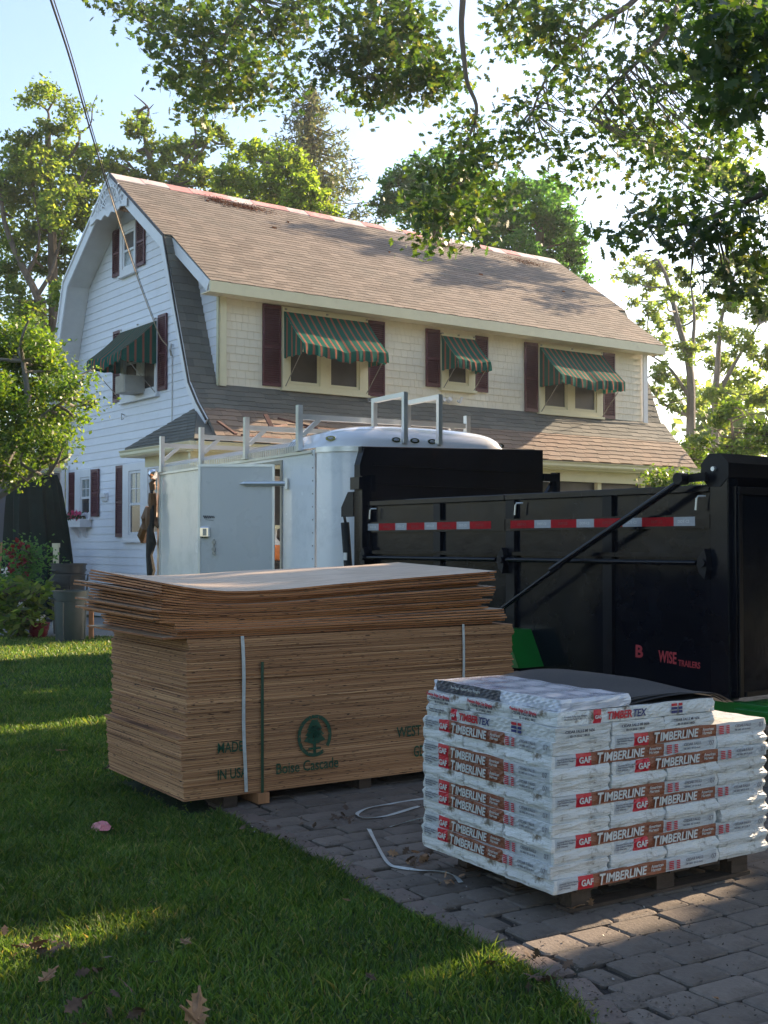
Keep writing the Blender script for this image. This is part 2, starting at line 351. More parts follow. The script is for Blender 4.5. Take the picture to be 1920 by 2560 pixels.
# ------------------------------------------------------------------ ground, lawn, driveway
EDGE = [(.6, 12.5), (-.2, 11.0), (-1.1, 8.9), (-1.25, 7.75), (-1.08, 7.25), (-.678, 6.54), (-.293, 5.896), (-.062, 5.438), (.137, 5.077), (.315, 4.815), (.47, 4.53), (.58, 4.321), (.64, 4.025), (.66, 3.6), (.66, 2.8)]
def edge_x(y):
    ys = [p[1] for p in EDGE][::-1]; xs = [p[0] for p in EDGE][::-1]
    return float(np.interp(y, ys, xs))
gm, n, out = newmat('lawn soil and thatch'); b = n.nodes.new('ShaderNodeBsdfPrincipled')
c = ramp(n, noise(n, 9, 6), [(.3, (.018, .035, .010)), (.55, (.035, .060, .014)), (.75, (.06, .06, .025))])
n.links.new(c, b.inputs['Base Color']); b.inputs['Roughness'].default_value = .95
bp = n.nodes.new('ShaderNodeBump'); bp.inputs['Distance'].default_value = .05; n.links.new(noise(n, 30, 6), bp.inputs['Height']); n.links.new(bp.outputs[0], b.inputs['Normal'])
n.links.new(b.outputs[0], out.inputs[0]); mt['lawn'] = gm
q = MB(); q.add([(-300, -300, 0), (300, -300, 0), (300, 500, 0), (-300, 500, 0)], [(0, 1, 2, 3)])
tag(q.obj('ground', mt['lawn']), kind='structure')
# driveway base (sand and soil between stones)
mt['sand'] = M('joint soil', (.035, .028, .022), .95, 0, var=.4, vscale=14, bump=.8, bscale=90, bdist=.01, dirt=(.045, .05, .02), dscale=3)
drv = MB(); pts = [(x + .02, y) for x, y in EDGE]; N = len(pts)
vs = [(x, y, .014) for x, y in pts] + [(14, y, .014) for x, y in pts]
drv.add(vs, [(i, i + 1, N + i + 1, N + i) for i in range(N - 1)])
drive = tag(drv.obj('driveway', mt['sand']), kind='structure')
# far driveway beyond the stones
mt['pave'] = M('far paving', (.075, .07, .068), .85, 0, var=.3, vscale=9, bump=.4, bscale=30)
q = MB(); q.add([(.6, 12.5, .012), (14, 12.5, .012), (16, 21, .012), (2.0, 21, .012)], [(0, 1, 2, 3)]); tag(q.obj('driveway_far', mt['pave']), kind='structure')
q = MB(); q.box((-8.5, 20.4, 0), (-2.5, 25.5, .02)); o = q.obj('path', mt['concrete']); o.rotation_euler = (0, 0, 0); tag(o, kind='structure')
# pavers: tumbled stones, each its own object
mt['stone'] = M('tumbled paver', (.165, .135, .112), .82, 0, var=.22, vscale=7, bump=.7, bscale=60, bdist=.006, perobj=.22, dirt=(.05, .038, .028), dscale=2.6, dlo=.48, dhi=.72)
mt['stonered'] = M('reddish paver', (.16, .12, .10), .82, 0, var=.22, vscale=7, bump=.7, bscale=60, bdist=.006, perobj=.22, dirt=(.085, .065, .05), dscale=3.2, dlo=.5, dhi=.75)
def stone_mesh(lx, ly, h, seed, mat):
    r = random.Random(seed); q = MB(); e = .009; k = []
    def ring(inset, z, jit):
        pts = []
        for cx, cy in ((-1, -1), (1, -1), (1, 1), (-1, 1)):
            x, y = cx * (lx / 2 - inset), cy * (ly / 2 - inset); cc = .014
            a = (x - cx * cc, y) if cx * cy > 0 else (x, y - cy * cc)
            b_ = (x, y - cy * cc) if cx * cy > 0 else (x - cx * cc, y)
            pts += [b_, a]
        return [(p[0] + r.uniform(-jit, jit), p[1] + r.uniform(-jit, jit), z) for p in pts]
    R1 = ring(0, -h, .002); R2 = ring(0, -.006, .002); R3 = ring(e, 0, .003); C_ = (0, 0, .0015)
    vs = R1 + R2 + R3 + [C_]; fs = []
    for i in range(8):
        j = (i + 1) % 8; fs += [(i, j, 8 + j, 8 + i), (8 + i, 8 + j, 16 + j, 16 + i), (16 + i, 16 + j, 24)]
    q.add(vs, fs); return q.mesh('paver', mat, smooth=False)
SIZES = [(.245, .165), (.215, .165), (.18, .165), (.27, .165), (.115, .150)]
PM = {(i, k): stone_mesh(sx, sy, .03, i * 10 + k, mt['stone']) for i, (sx, sy) in enumerate(SIZES) for k in range(3)}
PE = [stone_mesh(.20, .125, .03, 90 + k, mt['stonered']) for k in range(3)]
FARV = MB()
A0 = math.radians(31.5); ux, uy = Vector((math.cos(A0), math.sin(A0))), Vector((-math.sin(A0), math.cos(A0)))
O0 = Vector((.3, 4.3)); cnt = 0; cand = []
for row in range(-14, 66):
    x = -6.5 + random.random() * .2
    while x < 13:
        i = random.choices(range(4), (4, 3, 2, 2))[0]; sx, sy = SIZES[i]
        c = O0 + ux * (x + sx / 2) + uy * (row * .172); x += sx + .006
        if c.y < 2.9 or c.y > 12.4 or c.x > 6.2: continue
        ex_ = c.x - edge_x(c.y)
        if ex_ < .235:
            if ex_ > .10: c = Vector((edge_x(c.y) + .205 + (ex_ - .10) * .3, c.y)); i = 4
            else: continue
        cand.append((c, i))
def in_view(c, m=.25): return -.33 * c.y - m < c.x < .33 * c.y + m and c.y > 3.7
cand.sort(key=lambda t: (0 if in_view(t[0]) else 1, t[0].y))
for c, i in cand:
    zz = .031 + random.uniform(-.003, .003); rz = A0 + random.uniform(-.018, .018)
    if cnt < 265 and in_view(c) and c.y < 9.6:
        cnt += 1
        share('paver', PM[(i, random.randrange(3))], drive, (c.x, c.y, zz), (random.uniform(-.01, .01), random.uniform(-.01, .01), rz))
    elif c.y < 9.5 or in_view(c, .3):
        sx, sy = SIZES[i]; R_ = Matrix.Translation((c.x, c.y, zz)) @ Matrix.Rotation(rz, 4, 'Z')
        FARV.box((-sx / 2, -sy / 2, -.02), (sx / 2, sy / 2, 0), R_)
# soldier course along the lawn
d_acc = 0
for i in range(len(EDGE) - 1):
    p, q_ = Vector(EDGE[i]), Vector(EDGE[i + 1]); L = (q_ - p).length; dd = (q_ - p).normalized(); s_ = d_acc
    while s_ < L:
        c = p + dd * s_ + Vector((-dd.y, dd.x)) * .10; ang = math.atan2(dd.y, dd.x)
        if c.y < 12: share('paver', random.choice(PE), drive, (c.x, c.y, .030 + random.uniform(-.004, .003)), (0, 0, ang + random.uniform(-.05, .05)))
        s_ += .212
    d_acc = s_ - L
o = FARV.obj('paving_stones', mt['stone'], drive); tag(o, kind='stuff')

# sun rays that stay open through the crowns: (ground point, radius)
OPEN = [((-3.0, 10.8, 0), .55), ((-3.6, 11.3, 0), .6), ((-2.5, 11.2, 0), .35), ((-1.35, 4.75, 0), .20), ((-1.5, 4.6, 0), .25), ((-1.15, 4.93, 0), .06),
        ((.05, 4.55, 0), .07), ((.2, 4.52, 0), .09), ((.34, 4.50, 0), .09), ((.45, 4.48, 0), .07), ((-.1, 4.6, 0), .05),
        ((1.10, 5.10, .03), .08), ((1.25, 5.15, .03), .07), ((.95, 4.98, .03), .06), ((1.30, 5.30, .03), .09), ((1.50, 5.45, .03), .09), ((1.62, 5.58, .03), .07), ((1.45, 5.62, .03), .05), ((1.62, 5.72, .03), .06),
        ((1.62, 6.02, .79), .12), ((1.80, 6.2, .79), .12), ((1.35, 6.2, .93), .02),
        ((-.55, 8.9, 1.4), .30), ((-1.0, 7.5, 1.35), .12), ((-1.25, 8.1, 1.4), .10),
        ((-5.3, 21, 0), .5), ((-4.9, 19.6, 0), .25), ((-.2, 11.9, 2.7), .5), ((.7, 12.2, 2.8), .4), ((-1.5, 14, 2.7), .4)]
_hc, _hs = math.cos(math.radians(36.3)), math.sin(math.radians(36.3))
def _hw(s_, t_, z_): return (-3.0706 + s_ * _hc - t_ * _hs, 22 + s_ * _hs + t_ * _hc, z_)
OPEN += [(_hw(s_, -.5, 3.9), .75) for s_ in (7, 8, 9, 10, 11, 12)] + [(_hw(s_, -.65, 5.45), .4) for s_ in (1.6, 2.4, 3.2, 5.7, 8.4, 9.2, 10)] + [(_hw(s_, -.95, 3.5), .35) for s_ in (-.4, .4, 1.2, 2.0)] + [((-4.9, 16, 4.2), .7), ((-5.1, 16, 3.2), .7), ((-4.4, 16, 3.9), .5)]
OPEN += [(tuple(atd(x_, y_, Y_) + SUND * 1.1), r_) for x_, y_, Y_, r_ in ((1550, 480, 14, .8), (1620, 560, 14, .8), (1480, 440, 14, .6), (1450, 180, 17, .8), (1380, 120, 17, .7), (1300, 100, 18, .9), (1220, 180, 18, .8), (1000, 330, 18, .7), (980, 430, 18, .6), (1560, 600, 14, .6))]
OPEN = [(np.array(p, float), r) for p, r in OPEN]; SN = np.array(SUND)
def clear_rays(P, keep_extra=0):
    ok = np.ones(len(P), bool)
    for p, r in OPEN:
        dlt = P - p; k = dlt @ SN; dist = np.linalg.norm(dlt - k[:, None] * SN, axis=1)
        ok &= ~((dist < r + .16) & (k > 0))
    return P[ok]

# ================================================================== THE HOUSE (local x: along the front, y: back, z: up)
HO = (-3.0706, 22.0, 0); HA = math.radians(36.3)
house = thing('gambrel_house', 'large white gambrel house with brown shingle roof, maroon shutters and striped awnings', 'house', HO, HA)
L_S, RZ = 11.63, 3.62
SW = 12.2
prof = [(0.02, 0), (7.22, 0), (7.22, 4.5), (6.12, 7.28), (RZ, 9.08), (.0, 6.42), (.02, 6.42)]
q = MB(); q.prism([(0.02, 0), (7.22, 0), (7.22, 4.4), (6.08, 7.26), (RZ, 9.06), (0.02, 6.45)], 'x', .02, L_S - .02); q.obj('wall', mt['white'], house)
def t_front(z): return 0.0 if z < 6.36 else (z - 6.36) / .722
def t_back(z): return 7.24 if z < 4.45 else (7.24 - (z - 4.45) * (1.12 / 2.85) if z < 7.3 else 6.12 - (z - 7.3) / .722)
z = .15; rowh = .165
while z < 8.98:
    z1 = min(z + rowh, 9.0); a0, a1, b0, b1 = t_front(z), t_front(z1), t_back(z), t_back(z1)
    if b1 - a1 > .1:
        q = MB(); e0, e1_ = -.022, -.006
        q.add([(e0, a0, z), (e0, b0, z), (e1_, b1, z1 + .01), (e1_, a1, z1 + .01), (.018, a0, z), (.018, b0, z), (.018, b1, z1), (.018, a1, z1)],
              [(0, 3, 2, 1), (0, 1, 5, 4), (1, 2, 6, 5), (0, 4, 7, 3), (3, 7, 6, 2)])
        q.obj('siding_board', mt['siding'], house)
    z += rowh
# corner board and downpipe at the rear corner
q = MB(); q.box((-.05, 7.12, 0), (-.023, 7.26, 3.4)); q.obj('corner_board', mt['white'], house)
q = MB(); q.tube([(-.09, 7.32, 0), (-.09, 7.32, 3.3), (-.02, 7.34, 3.45)], .045); q.obj('downpipe', mt['white'], house)
q = MB(); q.box((-.03, -.10, 4.50), (-.0, .0, 6.30)).box((-.03, -.10, 4.5), (.13, -.07, 6.15)); q.obj('corner_board', mt['cream'], house)
q = MB(); q.box((L_S - .12, -.09, 4.50), (L_S + .03, -.06, 6.15)); q.obj('corner_board', mt['white'], house)
q = MB(); q.box((L_S - .02, .02, 0), (L_S, 7.2, 4.4)); q.prism([(0.02, 4.5), (7.2, 4.5), (6.08, 7.2), (RZ, 9.0), (.02, 6.4)], 'x', L_S - .02, L_S); q.obj('end_wall', mt['white'], house)
# front shingles of the dormer wall: every shake a piece
WIN = [(1.34, 3.38, 4.53, 6.15), (5.24, 6.22, 4.82, 6.06), (8.06, 10.14, 4.51, 6.12)]
rows = 11; ph = (6.18 - 4.53) / rows
shapes = {}
def shake_mesh(w):
    if w not in shapes:
        q = MB(); h = ph + .02
        q.add([(0, -.026, 0), (w, -.026, 0), (w, -.010, h), (0, -.010, h), (0, 0, 0), (w, 0, 0), (w, 0, h), (0, 0, h)], [(0, 1, 2, 3), (0, 4, 5, 1), (0, 3, 7, 4), (1, 5, 6, 2)])
        shapes[w] = q.mesh('shake', mt['shake'])
    return shapes[w]
pieces = []
for r in range(rows):
    s = .13 - random.random() * .1
    while s < L_S - .12:
        w = random.choice((.10, .12, .14, .16, .19, .22)); s0, s1 = max(s, .13), min(s + w - .003, L_S - .12); zc = 4.53 + r * ph
        s += w
        if s1 - s0 < .03: continue
        if any(a - .02 < s0 and s1 < b_ + .02 and c_ < zc and zc + ph < d_ for a, b_, c_, d_ in WIN): continue
        pieces.append((s0, s1, zc))
pieces.sort(key=lambda p: p[0])
rest = MB()
for i, (s0, s1, zc) in enumerate(pieces):
    j = random.uniform(-.0012, .0012)
    if i < 300:
        w = s1 - s0; k = min((.094, .114, .134, .154, .184, .214), key=lambda a: abs(a - w))
        share('shake', shake_mesh(k), house, (s0, j * .7, zc + j), sc=(w / k, 1, 1))
    else:
        e = -.026 + j * .7; h = ph + .02
        rest.add([(s0, e, zc + j), (s1, e, zc + j), (s1, -.010, zc + h), (s0, -.010, zc + h), (s0, 0, zc), (s1, 0, zc), (s1, 0, zc + h), (s0, 0, zc + h)], [(0, 1, 2, 3), (0, 4, 5, 1), (0, 3, 7, 4), (1, 5, 6, 2)])
tag(rest.obj('shakes', mt['shake'], house), kind='stuff')
# roof slabs
def slab(poly, s0, s1, th=.07):
    a = [(p[0], p[1]) for p in poly]; n = len(a); off = []
    for i in range(n):
        d = Vector((a[min(i + 1, n - 1)][0] - a[max(i - 1, 0)][0], a[min(i + 1, n - 1)][1] - a[max(i - 1, 0)][1])).normalized()
        nn = Vector((d.y, -d.x)); nn = nn if nn.y < 0 or abs(nn.y) < 1e-3 else -nn
        off.append((a[i][0] + nn.x * th, a[i][1] + nn.y * th))
    q = MB(); vs = [(s0, *p) for p in a + off] + [(s1, *p) for p in a + off]; m = 2 * n; fs = []
    for i in range(n - 1):
        fs += [(i, i + 1, m + i + 1, m + i), (n + i, n + i + 1, m + n + i + 1, m + n + i), (i, i + 1, n + i + 1, n + i), (m + i, m + i + 1, m + n + i + 1, m + n + i)]
    fs += [(0, n, m + n, m), (n - 1, 2 * n - 1, m + 2 * n - 1, m + n - 1)]
    q.add(vs, fs); return q
RF = [(RZ, 9.24), (1.10, 7.46)]
mir = lambda P: [(2 * RZ - t, z) for t, z in P]
STEEP = [(1.10, 7.43), (.55, 5.98), (0, 4.54)]
FLARE = [(0, 4.54), (-.32, 4.16), (-.70, 3.78), (-1.0, 3.42)]
slab(RF, -.54, SW).obj('roof', mt['roofdark'], house)
slab([(1.12, 7.474), (-.42, 6.36)], -.37, 11.85).obj('roof', mt['roofdark'], house)
slab(mir(RF), -.54, SW).obj('roof', mt['roofdark'], house)
slab(mir(STEEP + FLARE[1:3]), -.54, SW).obj('roof', mt['roofdark'], house)
slab(STEEP, -.54, -.002).obj('roof', mt['roofdark'], house)
slab(STEEP, L_S + .002, SW).obj('roof', mt['roofdark'], house)
slab(FLARE, -.54, 12.3, .05).obj('roof', mt['roofdark'], house)
# shingle courses
def course_pts(poly, expo):
    P = [Vector(p) for p in poly][::-1]; L = [0]
    for i in range(len(P) - 1): L.append(L[-1] + (P[i + 1] - P[i]).length)
    out = []; k = 0.0
    def pt(d):
        for i in range(len(P) - 1):
            if d <= L[i + 1] or i == len(P) - 2:
                return P[i] + (P[i + 1] - P[i]) * ((d - L[i]) / (L[i + 1] - L[i]))
    while k < L[-1] - expo * .5:
        a, b_ = pt(k), pt(min(k + expo * 1.15, L[-1])); d = (b_ - a).normalized(); out.append((a, b_, Vector((-d.y, d.x)) if d.x > 0 else Vector((d.y, -d.x)))); k += expo
    return out
def shingle_wedge(q, a, b_, nn, s0, s1, th=.012, jag=0):
    if nn.y < 0: nn = -nn
    o1 = nn * (th + .003); o2 = nn * .003; a = a - (b_ - a) * jag
    q.add([(s0, a.x + o1.x, a.y + o1.y), (s1, a.x + o1.x, a.y + o1.y), (s1, b_.x + o2.x, b_.y + o2.y), (s0, b_.x + o2.x, b_.y + o2.y),
           (s0, a.x, a.y), (s1, a.x, a.y)], [(0, 1, 2, 3), (4, 5, 1, 0), (4, 0, 3), (5, 2, 1)])
def shingle_roof(poly, s0, s1, expo, tab, mat, name='shingles', own_rows=0, jagf=.12, th=.013):
    q = MB(); own = 0; cs = course_pts(poly, expo)
    for i, (a, b_, nn) in enumerate(cs):
        s = s0 - random.random() * tab; alt = 0
        while s < s1:
            w = tab * random.uniform(.75, 1.25); x0, x1 = max(s, s0), min(s + w, s1); s += w; alt += 1
            if x1 - x0 < .01: continue
            jag = (jagf if alt % 2 else 0) + random.uniform(-.03, .03)
            if i < own_rows and own < 298:
                k = MB(); shingle_wedge(k, a, b_, nn, x0, x1 - .004, .014, jag); k.obj('roof_shingle', mat, house); own += 1
            else: shingle_wedge(q, a, b_, nn, x0, x1 - .002, th, jag)
    if q.v: tag(q.obj(name, mat, house), kind='stuff')
shingle_roof([(RZ, 9.245), (1.11, 7.47)], -.57, SW + .02, .135, .30, mt['roof'], th=.008)
shingle_roof([(1.11, 7.47), (-.44, 6.345)], -.40, 11.88, .135, .30, mt['roof'], th=.008)
shingle_roof(STEEP, -.56, -.004, .16, .27, mt['roofdark'], jagf=.04)
shingle_roof(STEEP, L_S + .005, SW + .02, .16, .30, mt['roofdark'])
shingle_roof([(0, 4.54), (-.32, 4.16), (-.45, 4.03)], -.54, 12.32, .13, .34, mt['roofdark'])
shingle_roof([(-.43, 4.05), (-.70, 3.78), (-1.02, 3.40)], -.54, 12.32, .13, .34, mt['rooflow'], own_rows=7)
# hip return at the near gable corner
A_, B_, C_, D_ = (-1.0, -1.02, 3.41), (-1.0, 1.85, 3.41), (-.5, -.16, 4.06), (-.5, -1.02, 3.41)
q = MB(); q.add([A_, B_, C_, (0, 2.15, 3.42), (0, -.1, 4.25), (-.5, -1.0, 3.41), (-1.0, -1.02, 3.36), (-1.0, 1.85, 3.36), (-.02, 2.15, 3.36), (-.02, -1.02, 3.36)],
                [(0, 2, 1), (1, 2, 4, 3), (0, 5, 2), (6, 7, 8, 9), (0, 1, 7, 6), (1, 3, 8, 7)])
q.obj('corner_roof', mt['roofdark'], house)
q = MB(); A_, B_, C_ = Vector(A_), Vector(B_), Vector(C_)
for i in range(10):
    f0, f1 = i / 10, (i + 1) / 10 + .02
    p0, p1, r0, r1 = A_.lerp(C_, f0), B_.lerp(C_, f0), A_.lerp(C_, min(f1, 1)), B_.lerp(C_, min(f1, 1)); nn = (B_ - A_).cross(C_ - A_).normalized(); nn = nn if nn.z > 0 else -nn
    m = max(1, int((p1 - p0).length / .3))
    for k in range(m):
        a, b_ = k / m, (k + 1) / m - .01; j = random.uniform(0, .006)
        q.add([p0.lerp(p1, a) + nn * (.014 + j), p0.lerp(p1, b_) + nn * (.014 + j), r0.lerp(r1, b_) + nn * .004, r0.lerp(r1, a) + nn * .004, p0.lerp(p1, a), p0.lerp(p1, b_)], [(0, 1, 2, 3), (4, 5, 1, 0)])
tag(q.obj('shingles', mt['roofdark'], house), kind='stuff')
# ridge strips, pink and pale underlay over the ridge
mt['ridgepink'] = M('pink ridge strip', (.52, .23, .21), .7, 0, var=.15, vscale=4, dirt=(.6, .42, .38), dscale=3)
mt['ridgepale'] = M('pale ridge strip', (.60, .50, .46), .6, 0, var=.12, vscale=4, dirt=(.62, .30, .27), dscale=3)
s = -.56; i = 0
while s < 12.1:
    w = random.uniform(.35, .95); s1 = min(s + w, 12.18); q = MB(); e = random.uniform(-.03, .03); th = .018 + .006 * (i % 2)
    q.add([(s, RZ, 9.25 + th), (s1, RZ, 9.25 + th), (s1, RZ - .24 - e, 9.25 + th - .17 - e * .7), (s, RZ - .24 - e, 9.25 + th - .17 - e * .7), (s, RZ + .24, 9.08 + th), (s1, RZ + .24, 9.08 + th),
           (s, RZ - .24 - e, 9.066 - e * .7), (s1, RZ - .24 - e, 9.066 - e * .7), (s, RZ, 9.22)], [(0, 1, 2, 3), (0, 4, 5, 1), (3, 2, 7, 6), (0, 3, 6, 8)])
    q.obj('ridge_strip', [mt['ridgepale'], mt['ridgepink'], mt['ridgepale'], mt['ridgepink']][i % 4 if random.random() < .8 else random.randrange(4)], house); s = s1; i += 1
# dead needles and bits lying on the roof
mt['needles'] = M('rust brown needles', (.24, .085, .035), .9, 0, var=.4, vscale=30)
P = []
for cs, ct, n_, rs, rt in ((2.3, 3.18, 900, .75, .14), (7.9, 3.15, 380, .6, .12), (10.6, 3.05, 420, .8, .14), (1.7, 3.25, 300, .3, .1)):
    ss = RNG.normal(cs, rs * .5, n_); tt = RNG.normal(ct, rt * .6, n_); P.append(np.stack([ss, tt, 9.245 - (RZ - tt) * .709 + .02 + RNG.uniform(0, .015, n_)], 1))
P = np.concatenate(P); P = P[P[:, 1] < 3.45]
tag(link('needles', np_mesh('needles', leaves(P, .07, LEAF_Q * np.array([1, .35]), RNG, 2.0), 4, mt['needles']), None, house), kind='stuff')
q = MB()
for s_, t_, w in ((2.55, 2.3, .10), (7.9, 1.75, .10), (3.2, 2.75, .04), (1.4, 3.1, .05), (10.5, 1.6, .06), (5.5, 2.1, .03)):
    zz = 9.24 - (RZ - t_) * .709 + .02; q.box((s_, t_, zz), (s_ + w, t_ + .07, zz + .035), None)
tag(q.obj('roof_debris', mt['needles'], house), kind='stuff')
# fascias, rakes, soffits
def strip_board(pts, depth, s0, s1, mat, name='rake_board'):
    """board that follows a (t, z) line and hangs below it"""
    q = MB(); n = len(pts); ins = []
    for i in range(n):
        a, b_ = Vector(pts[max(i - 1, 0)]), Vector(pts[min(i + 1, n - 1)]); d = (b_ - a).normalized(); nn = Vector((d.y, -d.x))
        c_ = Vector((RZ, 5.0)) - Vector(pts[i]); nn = nn if nn.dot(c_) > 0 else -nn; ins.append(Vector(pts[i]) + nn * depth)
    vs = [(s0, *p) for p in pts] + [(s0, *p) for p in ins] + [(s1, *p) for p in pts] + [(s1, *p) for p in ins]
    fs = []
    for i in range(n - 1):
        fs += [(i, i + 1, n + i + 1, n + i), (2 * n + i, 2 * n + i + 1, 3 * n + i + 1, 3 * n + i), (i, i + 1, 2 * n + i + 1, 2 * n + i), (n + i, n + i + 1, 3 * n + i + 1, 3 * n + i)]
    fs += [(0, n, 3 * n, 2 * n), (n - 1, 2 * n - 1, 4 * n - 1, 3 * n - 1)]
    q.add(vs, fs); return q.obj(name, mat, house)
front_up = [(RZ, 9.22), (1.10, 7.44)]; front_st = [(1.10, 7.44), (.55, 5.97), (0, 4.53), (-.32, 4.14), (-.68, 3.80)]
strip_board(front_up, .24, -.575, -.545, mt['white']); strip_board([(1.14, 7.47)] + front_st[1:], .17, -.576, -.546, mt['white'])
strip_board(mir(front_up), .24, -.575, -.545, mt['white']); strip_board([(2 * RZ - 1.14, 7.47)] + mir(front_st)[1:], .22, -.576, -.546, mt['white'])
strip_board([(RZ, 9.26), (1.08, 7.465)], .05, -.60, -.5755, mt['blackold'], 'drip_edge'); strip_board(mir([(RZ, 9.26), (1.08, 7.46)] + front_st[1:]), .05, -.60, -.5765, mt['white'], 'drip_edge')
strip_board([(1.08, 7.46)] + front_st[1:], .035, -.60, -.5765, mt['blackold'], 'drip_edge')
strip_board([(1.16, 7.46), (-.42, 6.33)], .20, -.40, -.372, mt['white']); strip_board([(1.16, 7.46), (-.42, 6.33)], .20, 11.852, 11.88, mt['white'])
strip_board(front_up + front_st[1:], .22, SW + .002, SW + .03, mt['white'])
def soffit(pts, s0, s1, inset=.12):
    for i in range(len(pts) - 1):
        a, b_ = Vector(pts[i]), Vector(pts[i + 1]); d = (b_ - a); L = d.length; d.normalize(); nn = Vector((d.y, -d.x)); c_ = Vector((RZ, 5.0)) - a; nn = nn if nn.dot(c_) > 0 else -nn
        k = 0.0; q = MB()
        while k < L:
            e = min(k + .085, L); p0, p1 = a + d * k + nn * inset, a + d * e + nn * (inset + .012); p2 = a + d * e + nn * (inset - .01); p3 = a + d * k + nn * (inset - .01)
            q.add([(s0, *p0), (s1, *p0), (s1, *p1), (s0, *p1), (s0, *p2), (s1, *p2)], [(0, 1, 2, 3), (3, 2, 5, 4)]); k += .085
        tag(q.obj('soffit_slats', mt['soffit'], house), kind='stuff')
soffit(mir([(RZ, 9.2), (1.12, 7.42), (0, 4.53), (-.5, 3.9)]), -.545, -.02)
soffit([(RZ, 9.2), (1.12, 7.42)], -.545, -.02); soffit([(1.12, 7.42), (0, 4.53), (-.5, 3.9)], -.545, -.02, .1)
q = MB(); q.box((-.40, -.455, 6.13), (11.88, -.42, 6.335)); q.obj('fascia', mt['cream'], house)
q = MB(); q.box((-.37, -.418, 6.15), (11.85, -.02, 6.17)); q.obj('eave_soffit', mt['shake'], house)
# bare wood under the peak
q = MB(); q.box((-.50, 3.15, 8.42), (-.05, 3.3, 8.62)).box((-.52, 3.0, 8.36), (-.2, 3.12, 8.60)).box((-.45, 3.35, 8.5), (-.1, 3.45, 8.68)).bar((-.5, 2.95, 8.34), (-.1, 3.2, 8.5), .05, .05); q.obj('peak_bracket', mt['wood'], house)
# carved gable ornament
def T3(p): return (-.60, p[0], p[1])
low = [(4.57, 8.36), (4.40, 8.38), (4.23, 8.43), (4.10, 8.40), (3.98, 8.35), (3.88, 8.40), (3.78, 8.42), (3.70, 8.38), (3.62, 8.34), (3.54, 8.38), (3.46, 8.42), (3.37, 8.40), (3.26, 8.35), (3.10, 8.40), (3.01, 8.43), (2.86, 8.40), (2.68, 8.36)]
q = MB()
for i in range(len(low) - 1):
    a, b_ = low[i], low[i + 1]
    f = lambda p: 8.47 + max(0, .10 - abs(p[0] - RZ) * .05)
    q.add([(-.615, *a), (-.615, *b_), (-.615, b_[0], f(b_)), (-.615, a[0], f(a)), (-.585, *a), (-.585, *b_), (-.585, b_[0], f(b_)), (-.585, a[0], f(a))], [(0, 1, 2, 3), (7, 6, 5, 4), (0, 4, 5, 1), (3, 2, 6, 7)])
for r_ in (.30, .47):
    pr = None
    for k in range(13):
        an = PI * k / 12; p = (RZ + r_ * math.cos(an) * 1.15, 8.50 + r_ * math.sin(an))
        if pr: q.bar(T3(pr), T3(p), .03, .035, up=(1, 0, 0))
        pr = p
for k in range(1, 12):
    an = PI * k / 12; R_ = .52 if 3 < k < 9 else .60
    q.bar(T3((RZ + .06 * math.cos(an), 8.50 + .06 * math.sin(an))), T3((RZ + R_ * 1.15 * math.cos(an), 8.50 + R_ * math.sin(an))), .028, .03, up=(1, 0, 0))
for p, p2 in (((4.1, 8.46), (4.02, 8.78)), ((4.28, 8.46), (4.2, 8.62)), ((3.14, 8.46), (3.22, 8.78)), ((2.96, 8.46), (3.04, 8.62)), ((3.95, 8.62), (4.25, 8.60)), ((3.29, 8.62), (2.99, 8.60))): q.bar(T3(p), T3(p2), .05, .03, up=(1, 0, 0))
q.obj('gable_ornament', mt['white'], house)
q = MB(); q.add([(-.59, 3.62, 9.14), (-.59, 3.9, 8.94), (-.59, 3.34, 8.94), (-.57, 3.62, 9.14), (-.57, 3.9, 8.94), (-.57, 3.34, 8.94)], [(0, 1, 2), (3, 5, 4), (1, 4, 5, 2), (0, 3, 4, 1)]); q.obj('peak_board', mt['white'], house)

